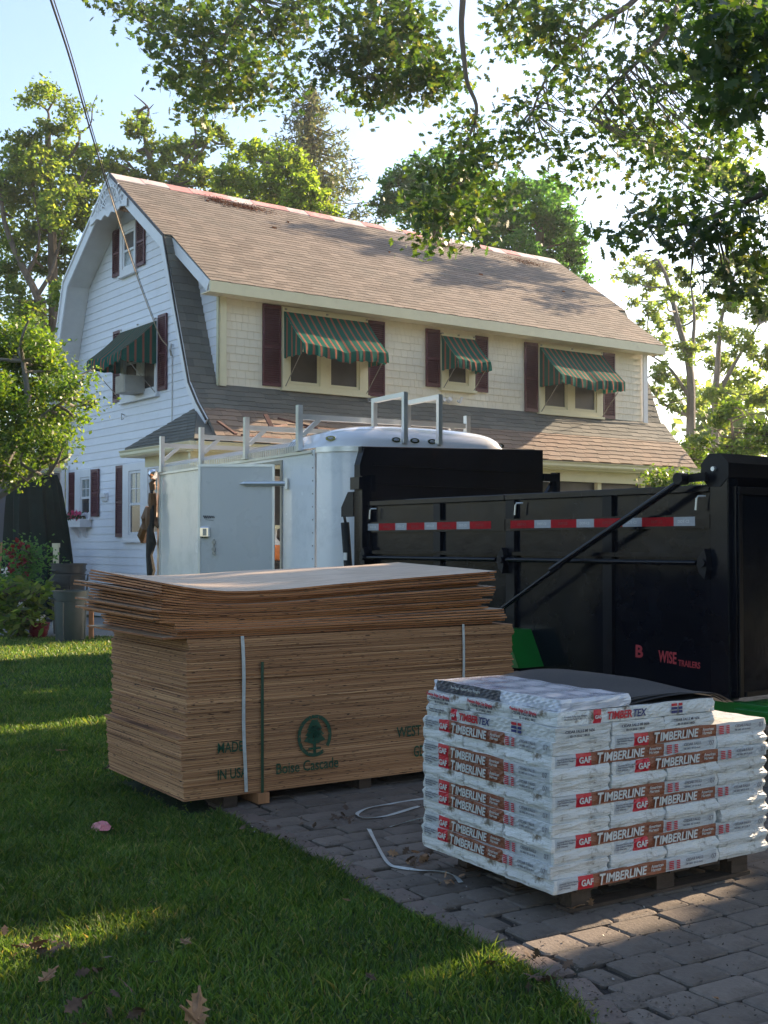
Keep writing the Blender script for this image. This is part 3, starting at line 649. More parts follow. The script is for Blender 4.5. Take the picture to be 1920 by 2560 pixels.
# windows. plane 'g' = near gable (faces -x), plane 'f' = front (faces -y)
def mapf(plane, off=0.0):
    if plane == 'g': return lambda a, d, z: (-d - off, a, z)
    return lambda a, d, z: (a, -d - off, z)
def pbox(q, f, a0, a1, z0, z1, d0, d1):
    vs = [f(a, d, z) for z in (z0, z1) for d in (d0, d1) for a in (a0, a1)]
    return q.add(vs, [(0, 1, 3, 2), (4, 6, 7, 5), (0, 4, 5, 1), (2, 3, 7, 6), (0, 2, 6, 4), (1, 5, 7, 3)])
def window(plane, a0, a1, z0, z1, panes, fmat, midz, muntin=False, lowmat='glass', upmat='curtain'):
    f = mapf(plane); w = bpy.data.objects.new('window', None); COL.objects.link(w); w.parent = house
    q = MB(); zs0, zs1 = panes[0][2], panes[0][3]
    # casing as boards round each opening
    xs = [a0] + [v for p in panes for v in (p[0] - .055, p[1] + .055)] + [a1]
    pbox(q, f, a0, a1, zs1 + .055, z1, .02, .075); pbox(q, f, a0, a1, z0, zs0 - .055, .02, .075)
    for i in range(0, len(xs), 2): pbox(q, f, xs[i], xs[i + 1], zs0 - .0549, zs1 + .0549, .02, .075)
    q.obj('window_frame', fmat, w)
    q = MB(); pbox(q, f, a0 - .03, a1 + .03, z0 - .045, z0 + .002, .0, .11); q.obj('window_sill', fmat, w)
    for (p0, p1, pz0, pz1) in panes:
        q = MB(); e = .05
        pbox(q, f, p0 - e, p1 + e, pz0 - e, pz0, .022, .056); pbox(q, f, p0 - e, p1 + e, pz1, pz1 + e, .022, .056)
        pbox(q, f, p0 - e, p0, pz0, pz1, .022, .056); pbox(q, f, p1, p1 + e, pz0, pz1, .022, .056)
        pbox(q, f, p0, p1, midz - .025, midz + .025, .022, .060)
        if muntin:
            m = (p0 + p1) / 2; zm = (midz + pz1) / 2; pbox(q, f, m - .008, m + .008, midz + .025, pz1, .030, .044); pbox(q, f, p0, p1, zm - .008, zm + .008, .030, .0445)
        q.obj('sash', fmat, w)
        q = MB(); pbox(q, f, p0, p1, pz0, midz - .02, .022, .034); q.obj('pane', mt[lowmat], w)
        q = MB(); pbox(q, f, p0, p1, midz + .02, pz1, .022, .032); q.obj('pane', mt[upmat], w)
    return w
def shutter(plane, a0, a1, z0, z1, broken=False):
    f = mapf(plane); q = MB(); b_ = .035
    pbox(q, f, a0, a0 + b_, z0, z1, .03, .065); pbox(q, f, a1 - b_, a1, z0, z1, .03, .065)
    zm = z0 + (z1 - z0) * .47
    for c0, c1 in ((z0, z0 + .07), (zm, zm + .05), (z1 - .06, z1)): pbox(q, f, a0 + b_, a1 - b_, c0, c1, .031, .064)
    pbox(q, f, a0 + b_, a1 - b_, z0 + .01, z1 - .01, .022, .032)
    o = q.obj('shutter', mt['maroon'], house)
    q = MB(); zz = z0 + .08
    while zz < z1 - .08:
        if not (zm - .03 < zz < zm + .055):
            vs = [f(a, d, z) for a in (a0 + b_, a1 - b_) for d, z in ((.034, zz + .030), (.060, zz), (.060, zz + .008), (.034, zz + .036))]
            q.add(vs, [(0, 1, 5, 4), (1, 2, 6, 5), (2, 3, 7, 6)])
        zz += .042
    tag(q.obj('louvres', mt['maroon'], o), kind='stuff')
window('f', 1.36, 3.36, 4.56, 6.13, [(1.55, 2.16, 4.71, 5.96), (2.48, 3.10, 4.71, 5.96)], mt['cream'], 5.33, lowmat='screen')
window('f', 5.26, 6.19, 4.86, 6.03, [(5.47, 5.95, 5.02, 5.88)], mt['cream'], 5.45, lowmat='screen')
window('f', 8.08, 10.12, 4.54, 6.08, [(8.27, 8.90, 4.70, 5.93), (9.22, 9.86, 4.70, 5.93)], mt['cream'], 5.3, lowmat='screen')
for a0, a1, z0, z1 in ((.93, 1.33, 4.58, 6.13), (3.38, 3.79, 4.56, 6.09), (4.86, 5.23, 4.87, 6.08), (6.22, 6.57, 4.86, 6.07), (7.66, 8.05, 4.53, 6.08), (10.15, 10.55, 4.53, 6.08)): shutter('f', a0, a1, z0, z1)
window('g', 3.47, 4.25, 7.28, 8.34, [(3.58, 4.06, 7.46, 8.14)], mt['white'], 7.78, muntin=False, lowmat='curtain', upmat='screen')
window('g', 2.42, 4.20, 4.59, 6.12, [(2.57, 3.06, 4.76, 5.95), (3.42, 3.95, 4.76, 5.95)], mt['white'], 5.36, lowmat='screen')
window('g', 2.05, 4.03, 1.66, 3.25, [(2.25, 2.76, 1.83, 3.05), (3.20, 3.68, 1.83, 3.05)], mt['white'], 2.41, muntin=True)
window('g', 5.76, 6.66, 2.16, 3.25, [(5.86, 6.30, 2.29, 3.03)], mt['white'], 2.62, muntin=True)
for a0, a1, z0, z1 in ((4.29, 4.66, 7.33, 8.34), (3.07, 3.45, 7.34, 8.36), (4.22, 4.60, 4.62, 6.15), (2.03, 2.40, 4.65, 6.17), (6.68, 7.05, 2.24, 3.23), (5.36, 5.74, 2.19, 3.24), (4.05, 4.42, 1.73, 3.25)): shutter('g', a0, a1, z0, z1)
# awnings
def awning(plane, a0, a1, zt, zb, out_, drop, arms, seed):
    r = random.Random(seed); f = mapf(plane); q = MB(); nx = 36; ny = 7; vs = []; fs = []
    d0 = .05
    ph_ = r.uniform(0, 6)
    for j in range(ny + 1):
        for i in range(nx + 1):
            u, v = i / nx, j / ny; a = a0 + (a1 - a0) * u
            sag = -.035 * math.sin(PI * u) * v - .03 * math.sin(PI * v) + .012 * math.sin(u * 9 + ph_) * v - (.05 * math.exp(-((u - .5) * 14) ** 2) * v if a1 - a0 > 1.5 else 0)
            vs.append(f(a, d0 + (out_ - d0) * v, zt + (zb - zt) * v + sag))
    for j in range(ny):
        for i in range(nx): k = j * (nx + 1) + i; fs.append((k, k + 1, k + nx + 2, k + nx + 1))
    q.add(vs, fs); stripe = mt['awnx'] if plane == 'f' else mt['awny']; other = mt['awny'] if plane == 'f' else mt['awnx']
    o = q.obj('awning', stripe, house, smooth=True)
    q = MB(); vs = []; fs = []
    n = 60; top = [vs_ for vs_ in q.v]
    for i in range(n + 1):
        u = i / n; a = a0 + (a1 - a0) * u; sag = -.035 * math.sin(PI * u) + .012 * math.sin(u * 9 + ph_) - (.05 * math.exp(-((u - .5) * 14) ** 2) if a1 - a0 > 1.5 else 0)
        ww = .022 * math.sin(u * 40 + ph_) + .01 * math.sin(u * 90)
        sc = .035 * abs(math.sin(u * (a1 - a0) / .24 * PI))
        vs += [f(a, out_, zb + sag), f(a, out_ + .012 + ww * .5, zb + sag - drop * .5), f(a, out_ + .01 + ww, zb + sag - drop - sc)]
    for i in range(n):
        for j in range(2): fs.append((i * 3 + j, (i + 1) * 3 + j, (i + 1) * 3 + j + 1, i * 3 + j + 1))
    q.add(vs, fs); q.obj('valance', stripe, o, smooth=True)
    for a in (a0, a1):
        q = MB(); m = 10; vs = []; fs = []
        for i in range(m + 1):
            v = i / m; d = d0 + (out_ - d0) * v; zt_ = zt + (zb - zt) * v - .03 * math.sin(PI * v); w_ = .012 * math.sin(v * 16 + seed)
            zbm = zb - drop - .035 * abs(math.sin(v * 3 * PI))
            for k in range(4): vs.append(f(a + w_ * k / 3, d, zt_ + (zbm - zt_) * k / 3))
        for i in range(m):
            for k in range(3): fs.append((i * 4 + k, i * 4 + k + 1, (i + 1) * 4 + k + 1, (i + 1) * 4 + k))
        q.add(vs, fs); q.obj('side_panel', other, o, smooth=True)
        q = MB(); q.tube([f(a + (.04 if a == a0 else -.04), out_ - .02, zb - .05), f(a + (.04 if a == a0 else -.04), .08, arms)], .009, 6); q.obj('support_arm', mt['dullmetal'], o)
    q = MB()
    for u in (.02, .5, .98): a = a0 + (a1 - a0) * u; pbox(q, f, a - .02, a + .02, zt - .0, zt + .03, .03, .10)
    q.obj('hooks', mt['dullmetal'], o)
awning('f', 1.38, 3.36, 6.06, 5.33, .76, .18, 4.60, 1)
awning('f', 5.26, 6.17, 6.00, 5.42, .60, .17, 4.85, 2)
awning('f', 8.09, 10.12, 6.03, 5.30, .76, .18, 4.55, 3)
awning('g', 2.43, 4.18, 6.10, 5.40, .82, .18, 4.63, 4)
# window air conditioner
q = MB(); q.box((-.50, 3.00, 4.66), (-.05, 3.46, 5.02)); o = q.obj('air_conditioner', mt['acgrey'], house, bevel=.012)
q = MB()
for i in range(14): q.box((-.512, 3.04, 4.69 + i * .0225), (-.502, 3.42, 4.70 + i * .0225))
tag(q.obj('grille', mt['dullmetal'], o), kind='stuff')
# flower box, brackets, flowers
q = MB(); q.box((-.30, 5.79, 1.96), (-.03, 6.95, 2.14)); q.bar((-.06, 6.15, 1.75), (-.06, 6.15, 1.955), .03, .03); q.prism([(-.25, 1.955), (-.04, 1.955), (-.04, 1.72)], 'y', 6.05, 6.08).prism([(-.25, 1.955), (-.04, 1.955), (-.04, 1.72)], 'y', 6.45, 6.48)
fbx = q.obj('flower_box', mt['white'], house, bevel=0)
def flower(parent, c, r, mat):
    n_ = 14; P = np.array([c] * n_) + RNG.normal(0, r * .45, (n_, 3)); return link('flower', np_mesh('flower', leaves(P, r * .9, LEAF_BIG * np.array([1, 1.5]), RNG, .1), 6, mat), None, parent)
for k, (a, zz, m) in enumerate(((7.05, 2.22, 'petalpink'), (6.9, 2.24, 'petalwhite'), (6.8, 2.16, 'petalwhite'), (6.7, 2.26, 'petalwhite'), (6.45, 2.25, 'petalpink'), (6.35, 2.17, 'petalpink'), (6.25, 2.28, 'petalpink'), (6.1, 2.26, 'petalpink'), (5.98, 2.22, 'petalpink'), (6.55, 2.14, 'petalpink'))):
    flower(fbx, (-.26, a, zz), .085, mt[m])
P = np.stack([RNG.uniform(-.34, -.08, 260), RNG.uniform(5.85, 6.95, 260), RNG.normal(2.18, .05, 260)], 1)
mt['leafdark'] = leafmat('dark plant leaves', [(0, (.012, .035, .012)), (.5, (.02, .055, .016)), (1, (.04, .08, .02))], (1.5, 1.8, .8), .3)
tag(link('greenery', np_mesh('greenery', leaves(P, .06, LEAF_BIG, RNG), 6, mt['leafdark']), None, fbx), kind='stuff')
q = MB(); q.box((-.06, 4.90, 2.52), (-.024, 5.20, 2.70)).box((-.10, 4.93, 2.60), (-.06, 5.17, 2.68)); q.obj('dryer_vent', mt['white'], house)
q = MB(); q.tube([(-.05, 1.80, 5.52), (-.08, 1.80, 5.40), (-.05, 1.80, 5.28)], .02, 6); q.tube([(-.035, 1.80, 5.3), (-.035, 1.80, 3.6)], .009, 6); q.obj('service_insulator', mt['dullmetal'], house)
q = MB(); q.tube([(-.04, 4.0, 4.30), (-.12, 4.0, 4.33), (-.14, 3.95, 4.20), (-.1, 3.92, 4.22)], .012, 6); q.obj('hook', mt['dullmetal'], house)
q = MB(); q.tube([(5.45, -.05, 4.60), (5.45, -.13, 4.64)], .05, 10).tube([(5.72, -.05, 4.62), (5.72, -.12, 4.58), (5.74, -.16, 4.7)], .03, 8).tube([(5.3, -.05, 4.6), (5.3, -.12, 4.62)], .045, 10); q.obj('floodlight', mt['white'], house)
q = MB(); q.tube([(3.32, -.12, 4.50), (3.30, -.17, 4.42), (3.40, -.16, 4.44), (3.37, -.1, 4.50)], .02, 6); q.obj('faucet_bracket', mt['dullmetal'], house)
# gutters of the lower roof
def gutter(p, q_, name='gutter'):
    p, q_ = Vector(p), Vector(q_); d = (q_ - p).normalized(); n_ = d.cross(Vector((0, 0, 1)))  # outward
    prof_ = [(0, 0), (.055, 0), (.085, .04), (.085, .085), (.11, .12), (.11, .128), (0, .128)]
    vs = []; k = MB()
    for e in (p, q_):
        for a, b_ in prof_: vs.append(e + n_ * a + Vector((0, 0, b_)))
    m = len(prof_); k.add(vs, [(i, (i + 1) % m, m + (i + 1) % m, m + i) for i in range(m)] + [tuple(range(m)), tuple(range(2 * m - 1, m - 1, -1))])
    return k.obj(name, mt['cream'], house)
gutter((-1.0, -1.0, 3.235), (12.36, -1.0, 3.235)); gutter((-1.0, 1.9, 3.235), (-1.0, -1.05, 3.235))
q = MB(); q.box((-1.0, -1.0, 3.20), (12.3, -.70, 3.24)).box((-.95, -.78, 2.96), (12.2, -.70, 3.20)); q.obj('frieze', mt['cream'], house)
q = MB(); q.box((-.72, -.68, 3.05), (-.66, 1.55, 3.24)).box((-1.0, -.68, 3.241), (0, 1.9, 3.27)); q.obj('side_frieze', mt['cream'], house)
# glazed porch under the lower roof
q = MB(); q.box((.02, -.66, 0), (12.0, .0, 1.9)); q.obj('porch_wall', mt['white'], house)
q = MB(); q.box((.0, -.60, 1.9), (12.05, -.56, 3.2)); q.obj('porch_screen', mt['screen'], house)
for a0, a1 in ((.0, .2), (1.4, 1.52), (2.8, 2.92), (4.2, 4.32), (5.6, 5.72), (7.0, 7.12), (7.86, 7.98), (9.27, 9.39), (10.72, 10.84), (12.0, 12.12)):
    q = MB(); q.box((a0, -.70, 1.9), (a1, -.6001, 2.96)); q.obj('porch_post', mt['cream'], house)
q = MB(); q.box((.0, -.72, 1.86), (12.1, -.62, 1.93)); q.obj('porch_rail', mt['cream'], house)
q = MB()
for s_ in (8.75, 9.98): q.box((s_, -.618, 2.3), (s_ + .05, -.603, 2.75)).box((s_ - .1, -.612, 2.3), (s_ + .16, -.602, 2.62))
q.obj('porch_reflection_frames', mt['glass'], house)
# shaded rear wing beside the corner, with its own siding boards
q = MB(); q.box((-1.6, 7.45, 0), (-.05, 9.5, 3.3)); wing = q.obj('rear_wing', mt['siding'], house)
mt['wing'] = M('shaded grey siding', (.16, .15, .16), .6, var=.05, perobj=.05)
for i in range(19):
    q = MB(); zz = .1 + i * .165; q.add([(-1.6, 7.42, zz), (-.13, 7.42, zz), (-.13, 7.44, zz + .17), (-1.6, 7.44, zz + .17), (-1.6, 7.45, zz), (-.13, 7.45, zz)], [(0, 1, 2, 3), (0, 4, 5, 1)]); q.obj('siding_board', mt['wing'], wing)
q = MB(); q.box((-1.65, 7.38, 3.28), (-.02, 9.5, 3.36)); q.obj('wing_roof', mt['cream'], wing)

# ================================================================== WHITE ENCLOSED TRAILER (local x across, y to its rear)
ES = 1.157; EO = (-.6935 * ES, 11.5 * ES, 1.6 * (1 - ES)); EA = math.radians(30)
et = thing('enclosed_trailer', 'white enclosed cargo trailer with rounded front, open side door and ladder rack on its roof', 'trailer', EO, EA); et.scale = (ES,) * 3
EW, EL = 2.10, 4.32
q = MB(); q.box((0, -.06, .45), (.03, .70, 2.50)).box((0, 1.55, .45), (.03, EL, 2.50)).box((.0, .70, 2.40), (.03, 1.55, 2.50)).box((0, .70, .45), (.03, 1.55, .56))
q.obj('side_wall', mt['trailerwhite'], et)
q = MB(); q.box((EW - .03, 2.2, .45), (EW, EL, 2.50)).box((EW - .03, -.06, .45), (EW, .5, 2.5)).box((EW - .03, .5, 2.3), (EW, 2.2, 2.5)).box((EW - .03, .5, .45), (EW, 2.2, .6)); q.obj('far_wall', mt['trailerwhite'], et)
q = MB(); q.box((.03, -.06, .45), (EW - .03, EL - .02, .55)); q.obj('trailer_floor', mt['darkint'], et)
q = MB(); q.add([(.05, EL + .02, .50), (EW - .05, EL + .02, .50), (EW - .05, EL + 1.9, .26), (.05, EL + 1.9, .26), (.05, EL + .02, .45), (EW - .05, EL + .02, .45), (EW - .05, EL + 1.9, .22), (.05, EL + 1.9, .22)], [(0, 1, 2, 3), (7, 6, 5, 4), (0, 4, 5, 1), (1, 5, 6, 2), (2, 6, 7, 3), (3, 7, 4, 0)]); q.obj('ramp_door', mt['trailerwhite'], et)
q = MB(); q.box((0, EL, .45), (.08, EL + .03, 2.5)).box((EW - .08, EL, .45), (EW, EL + .03, 2.5)).box((.08, EL, 2.4), (EW - .08, EL + .03, 2.5)); q.obj('rear_frame', mt['trailerwhite'], et)
def plan(off=0.0):
    R_ = .36 + off; pts = []
    for k in range(9): a = PI + PI / 2 * k / 8; pts.append((.36 + R_ * math.cos(a), -.10 + R_ * math.sin(a)))
    for k in range(9): a = 1.5 * PI + PI / 2 * k / 8; pts.append((EW - .36 + R_ * math.cos(a), -.10 + R_ * math.sin(a)))
    return pts
P = plan(); q = MB(); vs = [(x, y, .45) for x, y in P] + [(x, y, 2.47) for x, y in P]; n_ = len(P)
q.add(vs, [(i, i + 1, n_ + i + 1, n_ + i) for i in range(n_ - 1)]); q.obj('front_wall', mt['trailerwhite'], et, smooth=True)
q = MB(); P = plan(.012); vs = [(x, y, z) for z in (2.465, 2.515) for x, y in P]; q.add(vs, [(i, i + 1, n_ + i + 1, n_ + i) for i in range(n_ - 1)])
vs = [(x, y, 2.515) for x, y in P] + [(x, y, 2.515) for x, y in plan(-.02)]; q.add(vs, [(i, i + 1, n_ + i + 1, n_ + i) for i in range(n_ - 1)]); q.obj('chrome_band', mt['metal'], et, smooth=True)
# moulded cap
q = MB(); nx, ny = 28, 14; vs = []; fs = []
for j in range(ny + 1):
    v = j / ny
    for i in range(nx + 1):
        u = i / nx * 2 - 1; hh = .238 * max(0, 1 - abs(u) ** 2.6) ** .30
        # from front rim (v=0) up and back (v=1)
        an = PI / 2 * min(1, v / .55); rimP = plan(.004)
        fx = (u + 1) / 2 * EW
        ex = abs(u) * EW / 2 - (EW / 2 - .36); yb = -.10 - (math.sqrt(max(0, .365 ** 2 - ex ** 2)) if ex > 0 else .365)
        yy = yb + (.34) * (1 - math.cos(an)) + max(0, v - .55) / .45 * .55
        zz = 2.515 + hh * math.sin(an) ** .8 - max(0, v - .55) * .03
        vs.append((fx, yy, zz))
for j in range(ny):
    for i in range(nx): k = j * (nx + 1) + i; fs.append((k, k + 1, k + nx + 2, k + nx + 1))
q.add(vs, fs); q.obj('front_cap', mt['cap'], et, smooth=True)
for x, y in ((.67, -.455), (.875, -.458), (1.075, -.458), (.06, -.28), (1.95, -.36)):
    q = MB(); R_ = Matrix.Translation((x, y - .0, 2.590)) @ Matrix.Rotation(-.9 if x < .3 else 0, 4, 'Z') @ Matrix.Diagonal((1.9, 1, .9, 1))
    k = MB(); k.tube([(0, .05, 0), (0, -.01, 0)], [.034, .028], 12); q.add([R_ @ Vector(v) for v in k.v], k.f)
    o = q.obj('clearance_lamp', mt['chrome'], et, smooth=True)
    k = MB(); k.tube([(0, 0, 0), (0, -.022, 0)], [.02, .012], 10); q = MB(); q.add([R_ @ Vector(v) for v in k.v], k.f); q.obj('lamp_lens', mt['silver'], o)
# ribbed shiny roof edge and roof skin
q = MB(); prof_ = [(-.012, 2.495), (-.014, 2.56), (.02, 2.60), (.08, 2.625), (.16, 2.635)]
N_ = 150
for a in range(N_):
    y0, y1 = .30 + (EL - .30) * a / N_, .30 + (EL - .30) * (a + 1) / N_; o_ = -.006 if a % 2 else 0
    vs = [(x + o_, y, z) for y in (y0, y1) for x, z in prof_]; m = len(prof_); q.add(vs, [(i, i + 1, m + i + 1, m + i) for i in range(m - 1)])
q.obj('roof_trim', mt['metal'], et)
q = MB(); vs = []; fs = []
for y in (.35, EL):
    for k in range(13): u = k / 12; vs.append((.10 + (EW - .1) * u, y, 2.625 + .085 * math.sin(PI * u)))
q.add(vs, [(i, i + 1, 14 + i, 13 + i) for i in range(12)]); q.obj('roof', mt['metal'], et, smooth=True)
q = MB(); q.box((-.02, -.02, 2.470), (-.001, EL + .02, 2.497)); q.box((-.022, EL - .03, .45), (.0, EL + .05, 2.52)); q.obj('edge_trim', mt['metal'], et)
q = MB()
for zz in np.arange(.7, 2.45, .125): q.tube([(.002, -.02, zz), (-.006, -.02, zz)], .008, 6)
tag(q.obj('rivets', mt['dullmetal'], et), kind='stuff')
q = MB(); q.box((-.012, .66, .5), (.02, .70, 2.44)).box((-.012, 1.55, .5), (.02, 1.60, 2.44)).box((-.0125, .66, 2.40), (.02, 1.60, 2.44)); q.obj('door_frame', mt['dullmetal'], et)
# open side door
dr = bpy.data.objects.new('side_door', None); COL.objects.link(dr); dr.parent = et
p0, p1 = Vector((-.10, .64)), Vector((-.756, 1.014)); dd = (p1 - p0).normalized(); ang = math.atan2(dd.y, dd.x)
dr.location = (p0.x, p0.y, 0); dr.rotation_euler = (0, 0, ang); DL = (p1 - p0).length
q = MB(); q.box((0, 0, .55), (DL, .045, 2.385)); q.obj('door_skin', mt['doorgrey'], dr)
q = MB(); q.box((-.004, -.006, .545), (.018, .052, 2.39)).box((DL - .018, -.006, .545), (DL + .004, .052, 2.39)).box((.018, -.005, 2.365), (DL - .018, .051, 2.391)); q.obj('door_edge', mt['metal'], dr)
q = MB(); q.tube([(-.11, .065, 2.195), (.06, .065, 2.195)], .026, 8).tube([(.0, .062, 2.195), (.30, .058, 2.195), (.345, .055, 2.195)], [.028, .024, .004], 8); q.box((-.135, .04, 2.14), (-.11, .09, 2.25)); q.obj('strap_hinge', mt['metal'], dr)
q = MB(); q.box((DL - .115, .045, 1.655), (DL - .02, .085, 1.765)); o = q.obj('door_latch', mt['chrome'], dr, bevel=.012)
q = MB(); q.box((DL - .085, .086, 1.675), (DL - .05, .095, 1.745)); q.obj('latch_handle', mt['dullmetal'], o)
q = MB(); q.tube([(DL - .155, .06, 1.64), (DL - .155, .06, 1.50)], .010, 6).tube([(DL - .155, .047, 1.61), (DL - .155, .07, 1.61)], .02, 8).tube([(DL - .155, .047, 1.54), (DL - .155, .07, 1.54)], .02, 8).tube([(DL - .155, .047, 1.50), (DL - .155, .075, 1.50)], .016, 8); q.obj('door_hasp', mt['dullmetal'], dr)
def place_text(parent, name, me, loc, rot, sc=(1, 1, 1)): return share(name, me, parent, loc, rot, sc)
q = MB(); q.tube([(DL - .05 - .11 * t_, .047, 1.862 + .018 * math.sin(t_ * 38) * (1 - .4 * t_)) for t_ in np.linspace(0, 1, 40)], .0035, 4); q.tube([(DL - .07, .047, 1.835), (DL - .15, .047, 1.828)], .002, 4); q.obj('script_decal', mt['printdark'], dr)
# ladder rack
for y in (.25, 1.55, 2.86, 4.22):
    for x in (-.02, EW - .14):
        q = MB(); q.box((x - .02, y - .03, 2.50), (x + .03, y + .03, 2.955)); q.box((x - .03, y - .06, 2.50), (x + .06, y + .06, 2.515)); q.obj('rack_post', mt['metal'], et)
    q = MB(); q.box((.012, y - .02, 2.815), (EW - .16, y + .02, 2.868)); q.obj('rack_crossbar', mt['metal'], et)
    for sg in (0, 1):
        q = MB(); a = (.02, y, 2.66) if not sg else (EW - .17, y, 2.66); b_ = (.20, y, 2.82) if not sg else (EW - .35, y, 2.82); q.bar(a, b_, .035, .04); q.obj('rack_gusset', mt['metal'], et)
for xh in (.755, 1.15):
    q = MB(); q.bar((xh, .116, 2.74), (xh, .116, 3.05), .045, .045).bar((xh, -.478, 2.56), (xh, -.478, 3.05), .045, .045).bar((xh, .139, 3.03), (xh, -.50, 3.03), .046, .045); q.obj('ladder_stop', mt['metal'], et)
q = MB(); q.tube([(1.35, .55, 2.86), (1.38, .55, 2.90), (1.72, .55, 2.90), (1.76, .55, 2.87), (1.72, .55, 2.85), (1.4, .55, 2.85), (1.35, .55, 2.86)], .012, 6); q.obj('rack_tie', mt['rubber'], et)
q = MB(); q.tube([(-.05, EL + .1, 2.47), (-.05, EL + .15, 2.5)], .06, 10); q.obj('side_lamp', mt['chrome'], et)
for y in (1.6, 2.4):
    q = MB(); q.lathe([(.10, -.10), (.33, -.10), (.36, -.05), (.36, .05), (.33, .10), (.10, .10)], 24); w = q.obj('wheel', mt['rubber'], et, smooth=True); w.location = (-.13, y, .58); w.rotation_euler = (0, PI / 2, 0)
q = MB(); q.box((.2, -.9, .38), (1.9, EL, .45)); q.obj('chassis', mt['blackold'], et)
q = MB(); q.prism([(1.15, .60), (1.2, 1.0), (2.8, 1.0), (2.85, .60), (2.75, .60), (2.7, .95), (1.3, .95), (1.25, .60)], 'x', -.24, .0); q.obj('fender', mt['dullmetal'], et)
# red broken boards thrown on the rack
RB = thing('broken_boards', 'reddish broken boards lying across the ladder rack at the back of the white trailer', 'boards', EO, EA); RB.scale = (ES,) * 3
for i, (a, b_) in enumerate((((.3, 1.95, 2.88), (.9, 2.5, 3.0)), ((.5, 2.85, 2.89), (1.2, 3.3, 2.92)), ((.35, 2.7, 2.88), (.25, 3.0, 3.05)), ((.7, 1.7, 2.89), (1.5, 2.1, 2.93)), ((.5, 2.0, 2.89), (.55, 2.3, 3.08)), ((.2, 3.2, 2.88), (.9, 3.6, 2.90)), ((.9, 1.62, 2.88), (.6, 2.05, 3.02)))):
    q = MB(); q.bar(a, b_, .05, .022); q.obj('board', M('reddish wood %d' % i, (.075, .027, .02), .8, 0, var=.4, vscale=9), RB)
# load seen through the door gap
def abox(name, label, cat, a, b_, mat, bev=.01):
    q = MB(); q.box(a, b_); o = q.obj(name, mat, None, bevel=bev); o.location = EO; o.scale = (ES,) * 3; o.rotation_euler = (0, 0, EA); tag(o, label, cat); return o
abox('carton', 'dark carton lowest in the load seen through the white trailer door gap', 'carton', (.30, 1.25, .551), (1.0, 1.95, 1.41), mt['darkint'])
abox('crate', 'orange crate under the black bag, seen through the door gap of the white trailer', 'crate', (.33, 1.28, 1.411), (.97, 1.92, 1.58), mt['orange'])
q = MB(); q.lathe([(.02, 1.59), (.20, 1.60), (.25, 1.66), (.24, 1.75), (.14, 1.80), (.02, 1.81)], 14, (.62, 1.55)); o = q.obj('bag', mt['darkcloth'], None, smooth=True); o.location = EO; o.scale = (ES,) * 3; o.rotation_euler = (0, 0, EA); tag(o, 'black bag between orange goods, seen through the door gap of the white trailer', 'bag')
q = MB(); q.lathe([(.03, 1.812), (.12, 1.815), (.14, 1.85), (.12, 1.90), (.04, 1.93), (.01, 1.935)], 14, (.62, 1.55)); o = q.obj('helmet', mt['orange'], None, smooth=True); o.location = EO; o.scale = (ES,) * 3; o.rotation_euler = (0, 0, EA); tag(o, 'small orange helmet on top of the load in the white trailer door gap', 'helmet')
# tool belt on the rear corner
tb = thing('tool_belt', 'worn brown leather tool belt hanging from the rear corner of the white trailer', 'tool belt', EO, EA); tb.scale = (ES,) * 3
q = MB(); q.tube([(-.06, EL + .06, 2.42), (-.08, EL + .08, 2.36), (-.07, EL + .08, 2.28)], [.03, .045, .04], 8); q.obj('pouch', mt['leather'], tb, smooth=True)
q = MB(); q.tube([(-.08, EL + .07, 2.24), (-.07, EL + .09, 2.12), (-.06, EL + .09, 2.0), (-.03, EL + .06, 1.86), (-.02, EL, 1.80)], [.05, .06, .05, .045, .02], 8); q.obj('pouch', mt['leather'], tb, smooth=True)
q = MB(); q.tube([(-.10, EL + .14, 2.06), (-.12, EL + .18, 1.92), (-.12, EL + .22, 1.80), (-.12, EL + .30, 1.70), (-.10, EL + .33, 1.62)], [.05, .075, .07, .08, .05], 8); q.obj('pouch', mt['leather'], tb, smooth=True)
q = MB(); q.tube([(-.11, EL + .12, 2.06), (-.12, EL + .10, 1.85), (-.10, EL + .10, 1.7)], [.04, .05, .02], 8); q.obj('hammer_loop', mt['leather'], tb, smooth=True)
q = MB(); q.tube([(-.08, EL + .08, 2.30), (-.07, EL + .06, 2.1), (-.10, EL + .08, 1.75), (-.09, EL + .07, 1.6), (-.11, EL + .09, 1.45), (-.08, EL + .10, 1.25), (-.10, EL + .10, 1.1)], [.03, .025, .05, .07, .045, .06, .03], 8); q.obj('belt_webbing', mt['darkcloth'], tb, smooth=True)

# ================================================================== BLACK DUMP TRAILER (local x across, y to its far end)
TS = .92; TO = (2.4765, 9.0, 0); TA = math.radians(37)
dt = thing('dump_trailer', 'high sided glossy black dump trailer with red and white reflector tape and green wheel fender', 'trailer', (TO[0] * TS, TO[1] * TS, 1.6 * (1 - TS)), TA); dt.scale = (TS,) * 3
BL = mt['blackmetal']
q = MB(); q.box((0, -.17, .46), (.03, 2.245, 2.0)); q.obj('side_panel', BL, dt); q = MB(); q.box((0, 2.255, .46), (.03, 4.40, 2.0)); q.obj('side_panel', BL, dt)
q = MB(); q.box((-.05, .0, 1.985), (.05, 2.245, 2.04)); q.obj('top_rail', BL, dt, bevel=.006); q = MB(); q.box((-.05, 2.255, 1.985), (.05, 4.38, 2.04)); q.obj('top_rail', BL, dt, bevel=.006)
q = MB(); q.box((-.042, .0, 1.712), (-.001, 2.245, 1.818)); q.obj('mid_rail', BL, dt); q = MB(); q.box((-.042, 2.255, 1.712), (-.001, 4.38, 1.818)); q.obj('mid_rail', BL, dt)
